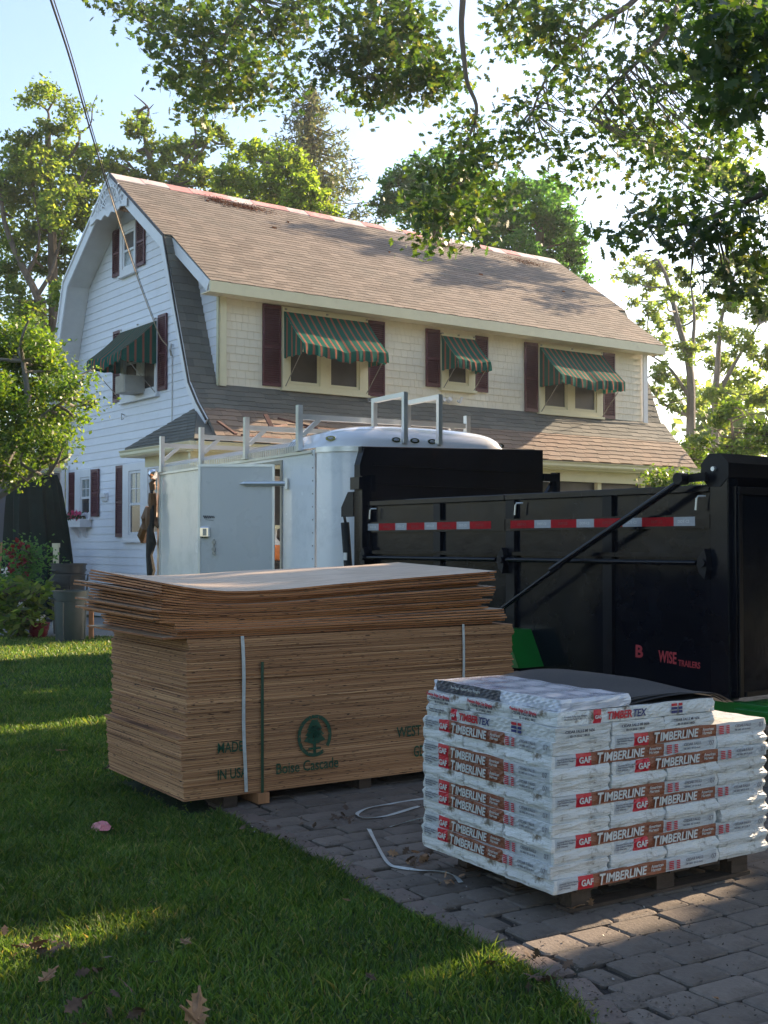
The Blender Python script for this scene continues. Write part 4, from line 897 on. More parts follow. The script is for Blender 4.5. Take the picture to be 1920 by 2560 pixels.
for y, w_ in ((1.03, .10), (2.19, .11), (3.22, .10), (4.36, .08)):
    q = MB(); q.box((-.038, y - w_ / 2, .46), (-.002, y + w_ / 2, 1.711)).box((-.038, y - w_ / 2, 1.819), (-.002, y + w_ / 2, 1.984)); q.obj('side_stake', mt['blackold'], dt)
def ty(u): a = (u - 960) / F_PX; return (TO[0] - a * TO[1]) / (math.sin(TA) + math.cos(TA) * a)
segs = [(1300 + a / 2.676, 1300 + b_ / 2.676, c) for a, b_, c in ((-40, 120, 'red'), (120, 230, 'silver'), (230, 402, 'red'), (402, 520, 'silver'), (520, 710, 'red'), (710, 840, 'silver'), (840, 1053, 'red'), (1053, 1196, 'silver'))]
segs += [(880 + a / 3.95, 880 + b_ / 3.95, c) for a, b_, c in ((190, 297, 'silver'), (297, 462, 'red'), (462, 573, 'silver'), (573, 750, 'red'), (750, 873, 'silver'), (873, 1067, 'red'), (1067, 1197, 'silver'), (1197, 1408, 'red'))]
tiny = text_mesh('DOT-C2', .030, mt['printwhite'], .01); tinyr = text_mesh('DOT-C2', .030, M('dark red print', (.2, .006, .01), .4), .01)
for u0, u1, c in segs:
    y0, y1 = ty(u0), ty(u1); q = MB(); q.box((-.0445, y1 + .001, 1.732), (-.0425, y0 - .001, 1.802)); o = q.obj('reflector_tape', mt[c], dt)
    share('tape_lettering', tiny if c == 'silver' else tinyr, o, (-.0452, (y0 + y1) / 2 + .06, 1.757), (PI / 2, 0, -PI / 2))
q = MB(); q.tube([(-.085, .09, 1.452), (-.085, 2.18, 1.452)], .020, 10); q.obj('hinge_rod', BL, dt, smooth=True); q = MB(); q.tube([(-.085, 2.32, 1.452), (-.085, 4.32, 1.452)], .020, 10); q.obj('hinge_rod', BL, dt, smooth=True)
q = MB(); q.box((-.055, .0, 1.49), (-.001, 4.3, 1.525)); q.obj('lower_rail', BL, dt)
for y in (.03, 2.25, 4.36):
    q = MB(); q.prism([(y - .03, 1.56), (y + .03, 1.49), (y + .04, 1.44), (y + .02, 1.38), (y - .03, 1.33), (y - .05, 1.40), (y - .05, 1.50)], 'x', -.11, -.04); q.tube([(-.13, y - .02, 1.452), (-.10, y - .02, 1.452)], .03, 8); q.obj('hinge_bracket', mt['blackold'], dt)
for u in (812 * D, 1127 * D, 1519 * D):
    y = ty(u); q = MB(); q.tube([(-.03, y - .05, 1.955), (-.07, y - .01, 1.955), (-.075, y, 1.94), (-.075, y + .01, 1.85)], .008, 6); q.obj('tarp_hook', mt['metal'], dt)
# near corner post, end wall and tarp housing
q = MB(); q.box((-.045, -.17, .44), (.08, -.002, 2.12)); q.obj('corner_post', BL, dt, bevel=.008)
q = MB(); q.box((.0, -.205, .46), (2.45, -.171, 2.02)); q.obj('end_wall', BL, dt)
q = MB(); q.box((.02, -.222, 1.96), (2.45, -.206, 2.02)).box((.02, -.218, .46), (.07, -.206, 1.959)).box((2.40, -.218, .46), (2.45, -.206, 1.959)).box((1.2, -.218, .46), (1.25, -.206, 1.959)).box((.1, -.218, .46), (1.2, -.206, .50)); q.obj('end_frame', mt['blackold'], dt, bevel=.005)
oc = [(-.055 + .135 * math.cos(PI / 8 + k * PI / 4), 2.145 + .135 * math.sin(PI / 8 + k * PI / 4)) for k in range(8)]
q = MB(); q.prism(oc, 'x', -.05, 2.5); q.obj('tarp_housing', mt['blackold'], dt); q = MB(); q.tube([(-.075, -.055, 2.155), (-.05, -.055, 2.155)], .018, 8); q.obj('housing_bolt', mt['metal'], dt)
q = MB(); q.tube([(-.19, .13, 2.075), (-.19, 1.52, 1.375)], .027, 12); q.obj('tarp_arm', BL, dt, smooth=True)
q = MB(); q.tube([(-.19, 1.40, 1.42), (-.19, 2.30, .93), (-.19, 2.9, .62)], .020, 10); q.obj('tarp_arm_rod', BL, dt, smooth=True)
q = MB(); q.tube([(-.24, .14, 2.085), (-.14, .14, 2.085)], .045, 12).bar((-.14, .14, 2.085), (-.10, -.02, 2.10), .05, .06); q.obj('arm_elbow', mt['blackold'], dt)
# tall tailgate standing at the far end
q = MB(); q.add([(-.02, 4.42, .5), (2.58, 4.42, .5), (2.58, 4.42, 2.70), (-.06, 4.42, 2.615), (-.02, 4.49, .5), (2.58, 4.49, .5), (2.58, 4.49, 2.70), (-.06, 4.49, 2.615)], [(0, 1, 2, 3), (7, 6, 5, 4), (0, 4, 5, 1), (1, 5, 6, 2), (2, 6, 7, 3), (3, 7, 4, 0)])
tg = q.obj('tailgate', mt['blackold'], dt, bevel=.005)
for z_ in (2.22, 2.42): q = MB(); q.box((.08, 4.406, z_), (2.5, 4.419, z_ + .014)); q.obj('gate_seam', mt['blackold'], tg)
q = MB(); q.add([(-.10, 4.40, 2.42), (-.04, 4.40, 2.60), (-.04, 4.5, 2.60), (-.10, 4.5, 2.42), (-.10, 4.40, .6), (-.10, 4.5, .6), (-.03, 4.40, .6), (-.03, 4.5, .6)], [(0, 1, 2, 3), (0, 4, 5, 3), (0, 1, 6, 4), (3, 2, 7, 5)]); q.obj('gate_flange', mt['blackold'], tg)
q = MB(); q.box((-.14, 4.36, 2.16), (-.04, 4.52, 2.29)).box((-.10, 4.36, 1.0), (.02, 4.5, 2.30)).box((.0, 4.33, 2.14), (.05, 4.42, 2.31)); q.obj('gate_latch', BL, dt)
q = MB(); q.box((2.58, 4.40, 2.33), (2.82, 4.5, 2.42)).box((2.78, 4.40, 2.02), (2.84, 4.5, 2.44)).bar((2.62, 4.45, 2.12), (2.80, 4.45, 2.36), .05, .05).box((2.52, 4.40, 1.9), (2.66, 4.5, 2.14)); q.obj('gate_hinge', BL, dt)
q = MB(); q.prism([(4.52, 1.88), (4.74, 1.88), (4.74, 1.98), (4.62, 2.14), (4.52, 2.14)], 'x', -.10, -.04); q.obj('cylinder_bracket', mt['blackold'], dt)
q = MB(); q.tube([(-.09, 4.70, 1.90), (-.08, 4.69, 1.82)], .015, 8).tube([(-.085, 4.69, 1.82), (-.04, 4.64, .9)], .045, 12); o = q.obj('lift_cylinder', mt['rubber'], dt, smooth=True)
q = MB(); q.box((-.115, 4.62, 1.42), (-.106, 4.68, 1.50)); q.obj('cylinder_sticker', mt['printwhite'], o)
q = MB(); q.box((2.45, -.17, .46), (2.48, 4.4, 2.0)).box((2.42, 0, 1.985), (2.52, 4.38, 2.04)); q.obj('far_side_panel', BL, dt)
q = MB(); q.box((.03, -.17, .46), (2.45, 4.4, .52)); q.obj('bed_floor', mt['blackold'], dt)
GR = mt['green']
q = MB(); q.prism([(1.80, .53), (1.96, .845), (3.90, .845), (4.06, .53), (3.98, .53), (3.86, .80), (2.0, .80), (1.88, .53)], 'x', -.30, -.002); q.prism([(1.80, .53), (1.96, .845), (2.25, .845), (2.12, .53)], 'x', -.302, -.29); q.obj('fender', GR, dt)
q = MB(); q.box((-.02, -1.5, .30), (.08, 4.3, .43)).box((2.3, -1.5, .30), (2.4, 4.3, .43)).box((.081, -.35, .30), (2.299, -.22, .43)).box((.081, 4.2, .30), (2.299, 4.3, .43)).box((-.10, -.9, .33), (-.021, -.25, .40)); q.obj('chassis', GR, dt, bevel=.004)
for y in (2.45, 3.33):
    q = MB(); q.lathe([(.20, -.11), (.34, -.11), (.375, -.07), (.38, 0), (.375, .07), (.34, .11), (.20, .11)], 28); w = q.obj('wheel', mt['rubber'], dt, smooth=True); w.location = (-.16, y, .243); w.rotation_euler = (0, PI / 2, 0)
    q = MB(); q.lathe([(.02, .02), (.09, .03), (.12, -.02), (.19, -.02), (.205, .09), (.20, .1)], 24); q.obj('rim', mt['dullmetal'], w, smooth=True).rotation_euler = (PI, 0, 0)
LR = M('pinkish red lettering', (.46, .05, .06), .4)
LS = (PI / 2, 0, -PI / 2)
bt = text_mesh('B', .135, LR, .03, xs=.95); wt = text_mesh('WISE', .125, LR, .028, xs=.95); tt = text_mesh('TRAILERS', .066, LR, .02, xs=1.0)
for me_, a_, b_, z_ in ((bt, 1372, 1388, .692), (wt, 1421, 1460, .672), (tt, 1464, 1511, .655)): share('logo_lettering', me_, dt, (-.004, ty(a_ * D), z_), (PI / 2, .03, -PI / 2), ((ty(a_ * D) - ty(b_ * D)) / me_['w'], 1, 1))

# ================================================================== PLYWOOD
PO, PA = (-1.15, 6.987, 0), math.radians(33.3)
TH = .01255
pb = thing('plywood_bundle', 'tall strapped bundle of plywood sheets with green stencil lettering, standing on lawn and driveway', 'plywood bundle', (PO[0], PO[1], 0), PA)
q = MB(); q.box((0, 0, 0), (2.44, 1.22, TH - .0016)); sheet = q.mesh('plywood_sheet', mt['plyedge'])
def lo_off(z):
    if z < .46: return -.012 - .026 * min(1, (z - .1) / .36)
    if z < .60: return .002
    if z < .80: return .008 * math.sin((z - .6) * 12)
    if z < .955: return 0
    return .012
nlow = 75; fr_ = RNG.normal(0, .0042, nlow)
for i in range(nlow):
    zz = .10 + i * TH; s_ = lo_off(zz) + fr_[i]
    share('plywood_sheet', sheet, pb, (s_ + .003 * math.sin(i * 1.7), RNG.normal(0, .0026) + (0 if zz < .955 else -.004), zz), (.004 * (i / nlow) ** 2, 0, 0))
for x in (.25, 1.2, 2.1):
    q = MB(); q.box((x, .02, .03), (x + .09, 1.2, .0985)); q.obj('runner', mt['palletwood'], pb)
q = MB(); q.box((.455, -.03, .035), (.53, .3, .098)); q.obj('runner', mt['fence'], pb)
def ribbon(pts, w, side=Vector((1, 0, 0)), th=.0012):
    q = MB(); vs = []
    for p in pts:
        p = Vector(p); sd = side(p) if callable(side) else side; nrm = Vector((0, -th, 0)) if abs(sd.z) < .5 and abs(sd.x) > .5 else Vector((0, 0, th))
        vs += [p - sd * w / 2, p + sd * w / 2, p + sd * w / 2 + nrm, p - sd * w / 2 + nrm]
    n_ = len(pts); fs = []
    for i in range(n_ - 1):
        for k in range(4): fs.append((i * 4 + k, i * 4 + (k + 1) % 4, (i + 1) * 4 + (k + 1) % 4, (i + 1) * 4 + k))
    fs += [(0, 1, 2, 3), tuple(range(4 * n_ - 4, 4 * n_))[::-1]]; q.add(vs, fs); return q
z_ = np.linspace(0, 1, 24)
ribbon([(.353 + .026 * t + .003 * math.sin(t * 7), -.014 - .004 * math.sin(t * 9), 1.045 - .93 * t) for t in z_], .022).obj('strap', mt['strap'], pb)
ribbon([(.487 + .003 * t, -.0150, .885 - .81 * t) for t in z_], .019).obj('strap', mt['strapg'], pb)
ribbon([(2.005 + .03 * t * t + .004 * math.sin(t * 9), -.014, 1.055 - .95 * t) for t in z_], .019).obj('strap', mt['strap'], pb)
RX = (PI / 2, 0, 0); INK = mt['ink']
for tx, sz, x, z, xs in (('MADE', .085, .195, .362, .75), ('IN USA', .085, .195, .205, .74), ('Boise Cascade', .092, .585, .198, .83), ('WEST', .095, 1.465, .342, .78), ('GD', .10, 1.60, .205, .62)):
    share('stencil_lettering', text_mesh(tx, sz, INK, .012, 0, xs, .0004), pb, (x, -.0135, z), RX)
q = MB()
cx, cz = .853, .408
for k in range(40):
    a0, a1 = 2 * PI * k / 40, 2 * PI * (k + 1) / 40
    if k % 20 in (14, 15) and k > 20: continue
    e = [(cx + rx * math.cos(a), -.0135, cz + rz_ * math.sin(a)) for a in (a0, a1) for rx, rz_ in ((.098, .108), (.122, .130))]
    q.add(e, [(0, 1, 3, 2)])
for w_, z0, h in ((.055, .025, .055), (.068, -.010, .05), (.078, -.045, .05)):
    q.add([(cx - w_, -.0136, cz + z0 + .015), (cx + w_, -.0136, cz + z0 + .015), (cx + w_ * .35, -.0136, cz + z0 + h + .02), (cx - w_ * .35, -.0136, cz + z0 + h + .02)], [(0, 1, 2, 3)])
    q.add([(cx - w_, -.0136, cz + z0 + .015), (cx - w_ * .2, -.0136, cz + z0 - .004), (cx + w_ * .2, -.0136, cz + z0 - .004), (cx + w_, -.0136, cz + z0 + .015)], [(0, 1, 2, 3)])
q.box((cx - .010, -.0137, cz - .115), (cx + .010, -.0125, cz - .045)); q.box((cx - .045, -.0138, cz - .085), (cx + .045, -.0136, cz - .072))
q.obj('stencil_emblem', INK, pb)
# loose upper sheets, bowed
offs = [-.153, -.058, -.060, -.074, -.078, -.076, -.17, -.21, -.17, -.172, -.226, -.158, -.162, -.155, -.16, -.208, -.212, -.158, -.160, -.157, -.160]
backx = [-.02, 0, .01, 0, 0, 0, -.03, -.05, -.02, 0, -.04, -.01, 0, 0, 0, -.07, -.06, .01, .0, .0, .01]
nu = len(offs)
xp = [-.3, 0, .45, .95, 1.5, 2.25, 2.5]
topz = lambda s_: float(np.interp(s_, [-.3, -.165, .05, .288, .6, .926, 1.45, 2.23, 2.5], [1.395, 1.375, 1.334, 1.313, 1.318, 1.340, 1.370, 1.408, 1.42]))
ords = ['second', 'third', 'fourth', 'fifth', 'sixth', 'seventh', 'eighth', 'ninth', 'tenth', 'eleventh', 'twelfth', 'thirteenth', 'fourteenth', 'fifteenth', 'sixteenth', 'seventeenth', 'eighteenth', 'nineteenth', 'twentieth', 'twenty-first']
for i in range(nu):
    f = (i + 1) / nu; q = MB(); nx = 18; vs = []; fs = []; gap = max(0, (offs[i] < -.14) * .004)
    for j in range(3):
        t = 1.22 * j / 2
        for k in range(nx + 1):
            x = 2.44 * k / nx; sx = x + offs[i]
            base = 1.043 + i * TH + .0015; tgt = topz(sx) - (nu - 1 - i) * TH * 1.0
            lin = 1.0425 + (topz(sx) - 1.0425) * f - TH
            zz = max(base, lin) if sx < 0 else max(1.0425 + i * .01265, lin)
            zz += t / 1.22 * (.055 * f) * (1 + .25 * math.sin(x * 2.2)); vs.append((x, t, zz))
    m = len(vs); vs += [(v[0], v[1], v[2] + TH - .0012) for v in vs]
    W1 = nx + 1
    q.mat(0)
    for j in range(2):
        for k in range(nx): a = j * W1 + k; q_ = (a, a + W1, a + W1 + 1, a + 1); fs.append(q_)
    sf = []
    for k in range(nx): sf += [(k, k + 1, m + k + 1, m + k), (2 * W1 + k + 1, 2 * W1 + k, m + 2 * W1 + k, m + 2 * W1 + k + 1)]
    for j in range(2): sf += [((j + 1) * W1, j * W1, m + j * W1, m + (j + 1) * W1), (j * W1 + nx, (j + 1) * W1 + nx, m + (j + 1) * W1 + nx, m + j * W1 + nx)]
    tf = [(m + a, m + b_, m + c_, m + d_) for d_, c_, b_, a in fs]
    q.add(vs, fs + sf); k0 = len(q.f); q.f += tf; q.mi += [1] * len(tf)
    o = q.obj('plywood_sheet', [mt['plyred'], mt['plyface']])
    R_ = Matrix.Rotation(PA, 3, 'Z') @ Vector((offs[i], RNG.normal(0, .006) - .004, 0))
    o.location = (PO[0] + R_.x, PO[1] + R_.y, 0); o.rotation_euler = (0, 0, PA + math.atan(-backx[i] / 1.22) * -1 * -.8)
    n_from = nu - 1 - i
    tag(o, 'topmost loose plywood sheet, its pale bowed face open to the sky, on the tall stack' if n_from == 0 else f'loose bowed plywood sheet, {ords[n_from - 1]} from the top, above the strapped bundle', 'plywood', 'loose plywood sheets on the tall stack')

# ================================================================== SHINGLE PALLET
QO, QA = Vector((.70, 5.013, 0)), math.radians(32.5)
QM = Matrix.Translation(QO) @ Matrix.Rotation(QA, 4, 'Z')
PALO = QM @ Vector((.13, .03, 0))
pal = thing('pallet', 'weathered wooden pallet under the stack of shingle bundles', 'pallet', PALO, QA); pal.scale = (.84, .90, 1)
for y in (.02, .43, .85):
    for x in (.02, .62, 1.20):
        q = MB(); q.box((x, y, .047), (x + .13, y + .08, .118)); q.obj('block', mt['palletwood'], pal)
for i in range(6): q = MB(); q.box((.02 + i * .222, -.01, .1185), (.02 + i * .222 + .15, .95, .137)); q.obj('deck_board', mt['palletwood'], pal)
for y in (.02, .43, .85): q = MB(); q.box((.0, y - .01, .031), (1.34, y + .09, .0465)); q.obj('bottom_board', mt['palletwood'], pal)
def bundle_mesh(L, Wd, h, seed, bands, mats, sag=.0):
    """wrapped bundle; bands = [(x0, x1, material index)] printed on the -y side"""
    r = random.Random(seed); xs = sorted(set([0, .006, .03, L - .03, L - .006, L] + [L * k / 44 for k in range(1, 44)] + [b for t in bands for b in t[:2]]))
    ys = [0, .006, .05] + [Wd * k / 6 for k in range(1, 6)] + [Wd - .05 if Wd > .2 else Wd * .9, Wd - .006, Wd]; ys = sorted(set(round(y, 4) for y in ys))
    zs = [0, h * .06, h * .3, h * .5, h * .7, h * .94, h]
    ph = [r.uniform(0, 6.3) for _ in range(12)]
    def D_(p):
        x, y, z = p; e = .006
        dx = max(0, e - x) - max(0, x - (L - e)); dy = max(0, e - y) - max(0, y - (Wd - e)); dz = max(0, e - z) - max(0, z - (h - e))
        n_ = sum(abs(v) > 0 for v in (dx, dy, dz)); k = .18 if n_ == 2 else (.32 if n_ == 3 else 0)
        wob = .0035 * math.sin(x * 23 + ph[0] + z * 60) + .003 * math.sin(x * 51 + ph[1] - z * 90) + .0025 * math.sin(y * 40 + ph[2] + z * 70)
        bul = .0012 * math.sin(PI * z / h) + .0022 * math.sin(x * 130 + ph[5] + z * 160) * math.sin(y * 90 + ph[6])
        ex = (-1 if x < .004 else (1 if x > L - .004 else 0)); ey = (-1 if y < .004 else (1 if y > Wd - .004 else 0))
        X = x + dx * k + ex * (wob * .9 + bul); Y = y + dy * k + ey * ((wob * (.35 if ey < 0 else 1)) + bul)
        Z = z + dz * k * .8 + (.0016 * math.sin(x * 31 + ph[3]) + .0016 * math.sin(y * 45 + ph[4] + x * 9)) * (1 if z > h * .6 else .3) - sag * math.sin(PI * x / L) * z / h
        return (X, Y, Z)
    q = MB(); idx = {}
    def V(i, j, k):
        key = (i, j, k)
        if key not in idx: idx[key] = len(q.v); q.v.append(D_((xs[i], ys[j], zs[k])))
        return idx[key]
    nX, nY, nZ = len(xs) - 1, len(ys) - 1, len(zs) - 1
    def F(a, m): q.f.append(a); q.mi.append(m)
    for i in range(nX):
        xm = (xs[i] + xs[i + 1]) / 2; mi = 0
        for a, b_, c_ in bands:
            if a <= xm <= b_: mi = c_
        for k in range(nZ):
            F((V(i, 0, k), V(i + 1, 0, k), V(i + 1, 0, k + 1), V(i, 0, k + 1)), mi)
            F((V(i + 1, nY, k), V(i, nY, k), V(i, nY, k + 1), V(i + 1, nY, k + 1)), 0)
        for j in range(nY):
            F((V(i, j, nZ), V(i + 1, j, nZ), V(i + 1, j + 1, nZ), V(i, j + 1, nZ)), 0); F((V(i, j + 1, 0), V(i + 1, j + 1, 0), V(i + 1, j, 0), V(i, j, 0)), 0)
    for j in range(nY):
        for k in range(nZ):
            F((V(0, j + 1, k), V(0, j, k), V(0, j, k + 1), V(0, j + 1, k + 1)), 0); F((V(nX, j, k), V(nX, j + 1, k), V(nX, j + 1, k + 1), V(nX, j, k + 1)), 0)
    return q.mesh('shingle_bundle', mats, smooth=False)
L_, W_, H_ = .99, .322, .0585
BM = [mt['wrap'], mt['wrapgrey'], mt['printred'], mt['brown'], mt['printwhite']]
BN = [(.02, L_ * .135, 1), (L_ * .135, L_ * .222, 2), (L_ * .222, L_ * .66, 3), (L_ * .66, L_ * .985, 1)]
LONG = [bundle_mesh(L_, W_, H_, s_, BN, BM) for s_ in (1, 2, 3)]
PLAIN = [bundle_mesh(L_, W_, H_, s_, [], BM) for s_ in (11, 12)]
TXT = dict(gaf=text_mesh('GAF', .036, mt['printwhite'], .03), T=text_mesh('T', .064, mt['printwhite'], .022, .22, .8), rest=text_mesh('IMBERLINE', .052, mt['printwhite'], .022, .18, .80),
           am=text_mesh('American', .020, mt['printwhite'], .0, .15, .95), ha=text_mesh('Harvest', .020, mt['printwhite'], .0, .15, .95), cf=text_mesh('CEDAR FALLS', .018, mt['printgrey'], .01), dt=text_mesh('MI 1802  07-13-16 B', .0125, mt['printgrey'], .0), nn=text_mesh('07', .032, mt['printgrey'], .0),
           sm=text_mesh('American Harvest Lifetime\nHigh Definition Shingles\nGAF Warranty', .010, mt['printgrey'], .0), nn2=text_mesh('20/16', .013, mt['printgrey']))
bq = MB()
for k in range(5): bq.box((0, 0, k * .008), (.03, .0006, k * .008 + .005))
bars = bq.mesh('barcode', mt['printred'])
def dress(o, k=0):
    y = -.0068 - .0012
    w = L_
    share('lettering', TXT['gaf'], o, (w * .148, y, .016), RX); share('lettering', TXT['T'], o, (w * .252, y, .007), RX, (.034 / TXT['T']['w'], 1, 1)); share('lettering', TXT['rest'], o, (w * .288, y, .012), RX, (w * .245 / TXT['rest']['w'], 1, 1))
    share('lettering', TXT['am'], o, (w * .56, y, .033), RX); share('lettering', TXT['ha'], o, (w * .56, y, .017), RX)
    share('lettering', TXT['sm'], o, (w * .025, y, .038), RX); share('barcode', bars, o, (w * .672, y, .009), (0, 0, 0)); share('barcode', bars, o, (w * .72, y, .009), (0, 0, 0), (.7, 1, 1))
    share('lettering', TXT['cf'], o, (w * .78, y, .033), RX); share('lettering', TXT['dt'], o, (w * .78, y, .016), RX); share('lettering', TXT['nn'], o, (w * .945, y, .022), RX)
LN = ['lowest layer', 'second layer from the bottom', 'third layer from the bottom', 'fourth layer from the bottom', 'fifth layer from the bottom', 'sixth layer from the bottom', 'seventh layer from the bottom', 'eighth layer from the bottom', 'ninth layer from the bottom', 'tenth layer from the bottom', 'eleventh layer from the bottom']
def bundle(mesh, x, y, z, rot, label, dressed, group='shingle bundles on the pallet', sx=1.0):
    o = bpy.data.objects.new('shingle_bundle', mesh); COL.objects.link(o)
    p = QM @ Vector((x + RNG.normal(0, .004), y + RNG.normal(0, .004), z)); o.location = p; o.rotation_euler = (0, 0, QA + rot + RNG.normal(0, .004)); o.scale = (sx, 1, 1)
    tag(o, label, 'shingle bundle', group)
    if dressed: dress(o)
    return o
HP = .0570; pattern = ['B', 'C', 'A', 'B', 'C', 'A', 'B', 'C', 'A', 'B', 'A']
for n_, pt in enumerate(pattern):
    z = .1385 + n_ * HP; ln = LN[n_]; lx = .953 / L_
    if pt == 'A':
        bundle(LONG[n_ % 3], .004, .953, z, -PI / 2, f'brown printed shingle bundle along the left face, {ln}', True, sx=lx)
        bundle(LONG[(n_ + 1) % 3], .338, .0, z, 0, f'brown printed shingle bundle at right end of the right face, {ln}', True)
        if n_ == 10:
            bundle(PLAIN[0], .338, .318, z, 0, 'plain white shingle bundle in the middle of the top full layer, partly under black felt', False); bundle(PLAIN[1], .338, .635, z, 0, 'plain white shingle bundle at the back of the top full layer', False)
    elif pt == 'B':
        bundle(LONG[(n_ + 2) % 3], .0, .0, z, 0, f'brown printed shingle bundle from the near corner, right face, {ln}', True)
        bundle(PLAIN[0], .0, .318, z, 0, f'plain shingle bundle, middle end on the left face, {ln}', False)
        bundle(PLAIN[1], .0, .635, z, 0, f'plain shingle bundle, backmost end on the left face, {ln}', False)
        bundle(PLAIN[0], 1.0, .953, z, -PI / 2, f'plain shingle bundle, end at far right of the right face, {ln}', False, sx=lx)
    else:
        bundle(LONG[n_ % 3], .004, .953, z, -PI / 2, f'brown printed shingle bundle along the left face, {ln}', True, sx=lx)
        for k, w_ in ((1, 'second'), (2, 'third'), (3, 'last')): bundle(PLAIN[k % 2], .333 * k, .953, z, -PI / 2, f'plain shingle bundle, {w_} of four ends on right face, {ln}', False, sx=lx)
# ridge cap bundles on top
zt = .1385 + 11 * HP
RB_ = M('faded red print', (.55, .06, .08), .4, var=.3, vscale=40)
CAPS = [bundle_mesh(.945, .315, .060, s_, [(.20, .245, 2)], [mt['wrap'], mt['wrapgrey'], mt['printred'], mt['brown'], mt['printwhite']]) for s_ in (21, 22, 23)]
tb1, tb2 = text_mesh('TIMBER', .046, mt['printred'], .03, .15, .95), text_mesh('TEX', .046, mt['printblue'], .015, .25, .95)
cfm = text_mesh('CEDAR FALLS MI 1656', .017, mt['printdark'], .015); cfs = text_mesh('02-17-2016    00:21', .014, mt['printdark'], .01); fine = text_mesh('Premium Ridge Cap Shingles\nDistinctive Ridge Caps', .011, mt['printgrey'])
scr = text_mesh('Premium Ridge Cap Shingles', .020, RB_, .03, .3, .8)
def cap_dress(o):
    y = -.0085
    share('lettering', text_gaf, o, (.203, y, .022), RX); share('lettering', tb1, o, (.275, y, .014), RX); share('lettering', tb2, o, (.275 + tb1['w'] + .008, y, .014), RX); share('lettering', fine, o, (.03, y, .038), RX)
    for i, c_ in enumerate(('printblue', 'printblue', 'printred')):
        for j in range(2): share('print_mark', PMK[(c_, j)], o, (.66 + j * .045, y, .010 + i * .016), (0, 0, 0))
text_gaf = text_mesh('GAF', .020, mt['printwhite'], .03)
PMK = {}
for c_ in ('printblue', 'printred'):
    for j in range(2): k = MB(); k.box((0, 0, 0), (.036 - j * .012, .0006, .012)); PMK[(c_, j)] = k.mesh('print_mark', mt[c_])
for k, w_ in ((0, 'left'), (1, 'middle'), (2, 'right')):
    o = bundle(CAPS[k], .02 + .325 * k, .945, zt, -PI / 2, f'white ridge cap bundle, {w_} one of the lower three on top of the pallet stack', False, 'ridge cap bundles on top of the pallet stack')
    if k == 0: cap_dress(o)
    ex = .945 + .012
    share('lettering', cfm, o, (ex, .045, .034), (PI / 2, 0, PI / 2)); share('lettering', cfs, o, (ex, .07, .016), (PI / 2, 0, PI / 2))
for k, w_ in ((0, 'front'), (1, 'middle'), (2, 'rear')):
    o = bundle(CAPS[(k + 1) % 3], .035, .004 + .312 * k, zt + .0605, 0, f'white ridge cap bundle, {w_} one of the upper three, its end marked in pink', False, 'ridge cap bundles on top of the pallet stack')
    if k == 0: cap_dress(o)
    share('lettering', cfm, o, (-.0125, .285, .026), (PI / 2, 0, -PI / 2)); share('lettering', cfs, o, (-.0125, .24, .010), (PI / 2, 0, -PI / 2)); share('lettering', scr, o, (-.0125, .31, .043), (PI / 2, .04, -PI / 2))
mt['film'] = M('pale shrink film', (.60, .62, .70), .2, 0, var=.12, vscale=5, bump=.6, bscale=30, bdist=.006, coat=.6, dirt=(.42, .44, .56), dscale=4, dlo=.5, dhi=.6)
T3M = bundle_mesh(.93, .40, .050, 31, [(.02, .52, 1)], [mt['film'], mt['printdark'], mt['printred']])
o = bundle(T3M, .06, .945, zt + .1215, -PI / 2, 'film wrapped bundle with dark label band, highest on the left of the pallet stack', False, 'ridge cap bundles on top of the pallet stack')
share('lettering', text_mesh('Pro-Start  Starter Strip Shingles', .018, mt['printwhite'], .0, .1), o, (.15, -.0085, .022), RX)
# curling black felt sheets beside it
ft = thing('felt_sheets', 'black felt roofing sheets curling over the top right of the shingle stack', 'roofing felt', QO, QA)
for k in range(3):
    q = MB(); nx, ny = 16, 10; vs = []; x0, x1 = .47 - .0 * k, 1.13 - .02 * k
    for j in range(ny + 1):
        for i in range(nx + 1):
            u, v = i / nx, j / ny; x = x0 + (x1 - x0) * u; y = .02 + .015 * k + .93 * v
            zz = zt + .124 + .006 * k + .032 * math.sin(PI * min(1, u * 1.05)) * (.5 + .5 * v) + .015 * v - max(0, u - .82) ** 1.3 * .35 + .008 * math.sin(v * 7 + k + u * 3)
            vs.append((x, y, zz))
    m = len(vs); vs += [(a, b_, c_ + .004) for a, b_, c_ in vs]; fs = []
    for j in range(ny):
        for i in range(nx): a = j * (nx + 1) + i; fs += [(a, a + nx + 1, a + nx + 2, a + 1), (m + a, m + a + 1, m + a + nx + 2, m + a + nx + 1)]
    for i in range(nx): fs += [(i, i + 1, m + i + 1, m + i), (ny * (nx + 1) + i + 1, ny * (nx + 1) + i, m + ny * (nx + 1) + i, m + ny * (nx + 1) + i + 1)]
    for j in range(ny): a = j * (nx + 1); fs += [(a + nx + 1, a, m + a, m + a + nx + 1), (a + nx, a + 2 * nx + 1, m + a + 2 * nx + 1, m + a + nx)]
    q.add(vs, fs); q.obj('sheet', mt['felt'], ft, smooth=True)
q = MB(); q.box((.48, .02, zt + .121), (1.0, .93, zt + .1235)); q.obj('liner', mt['felt'], ft)
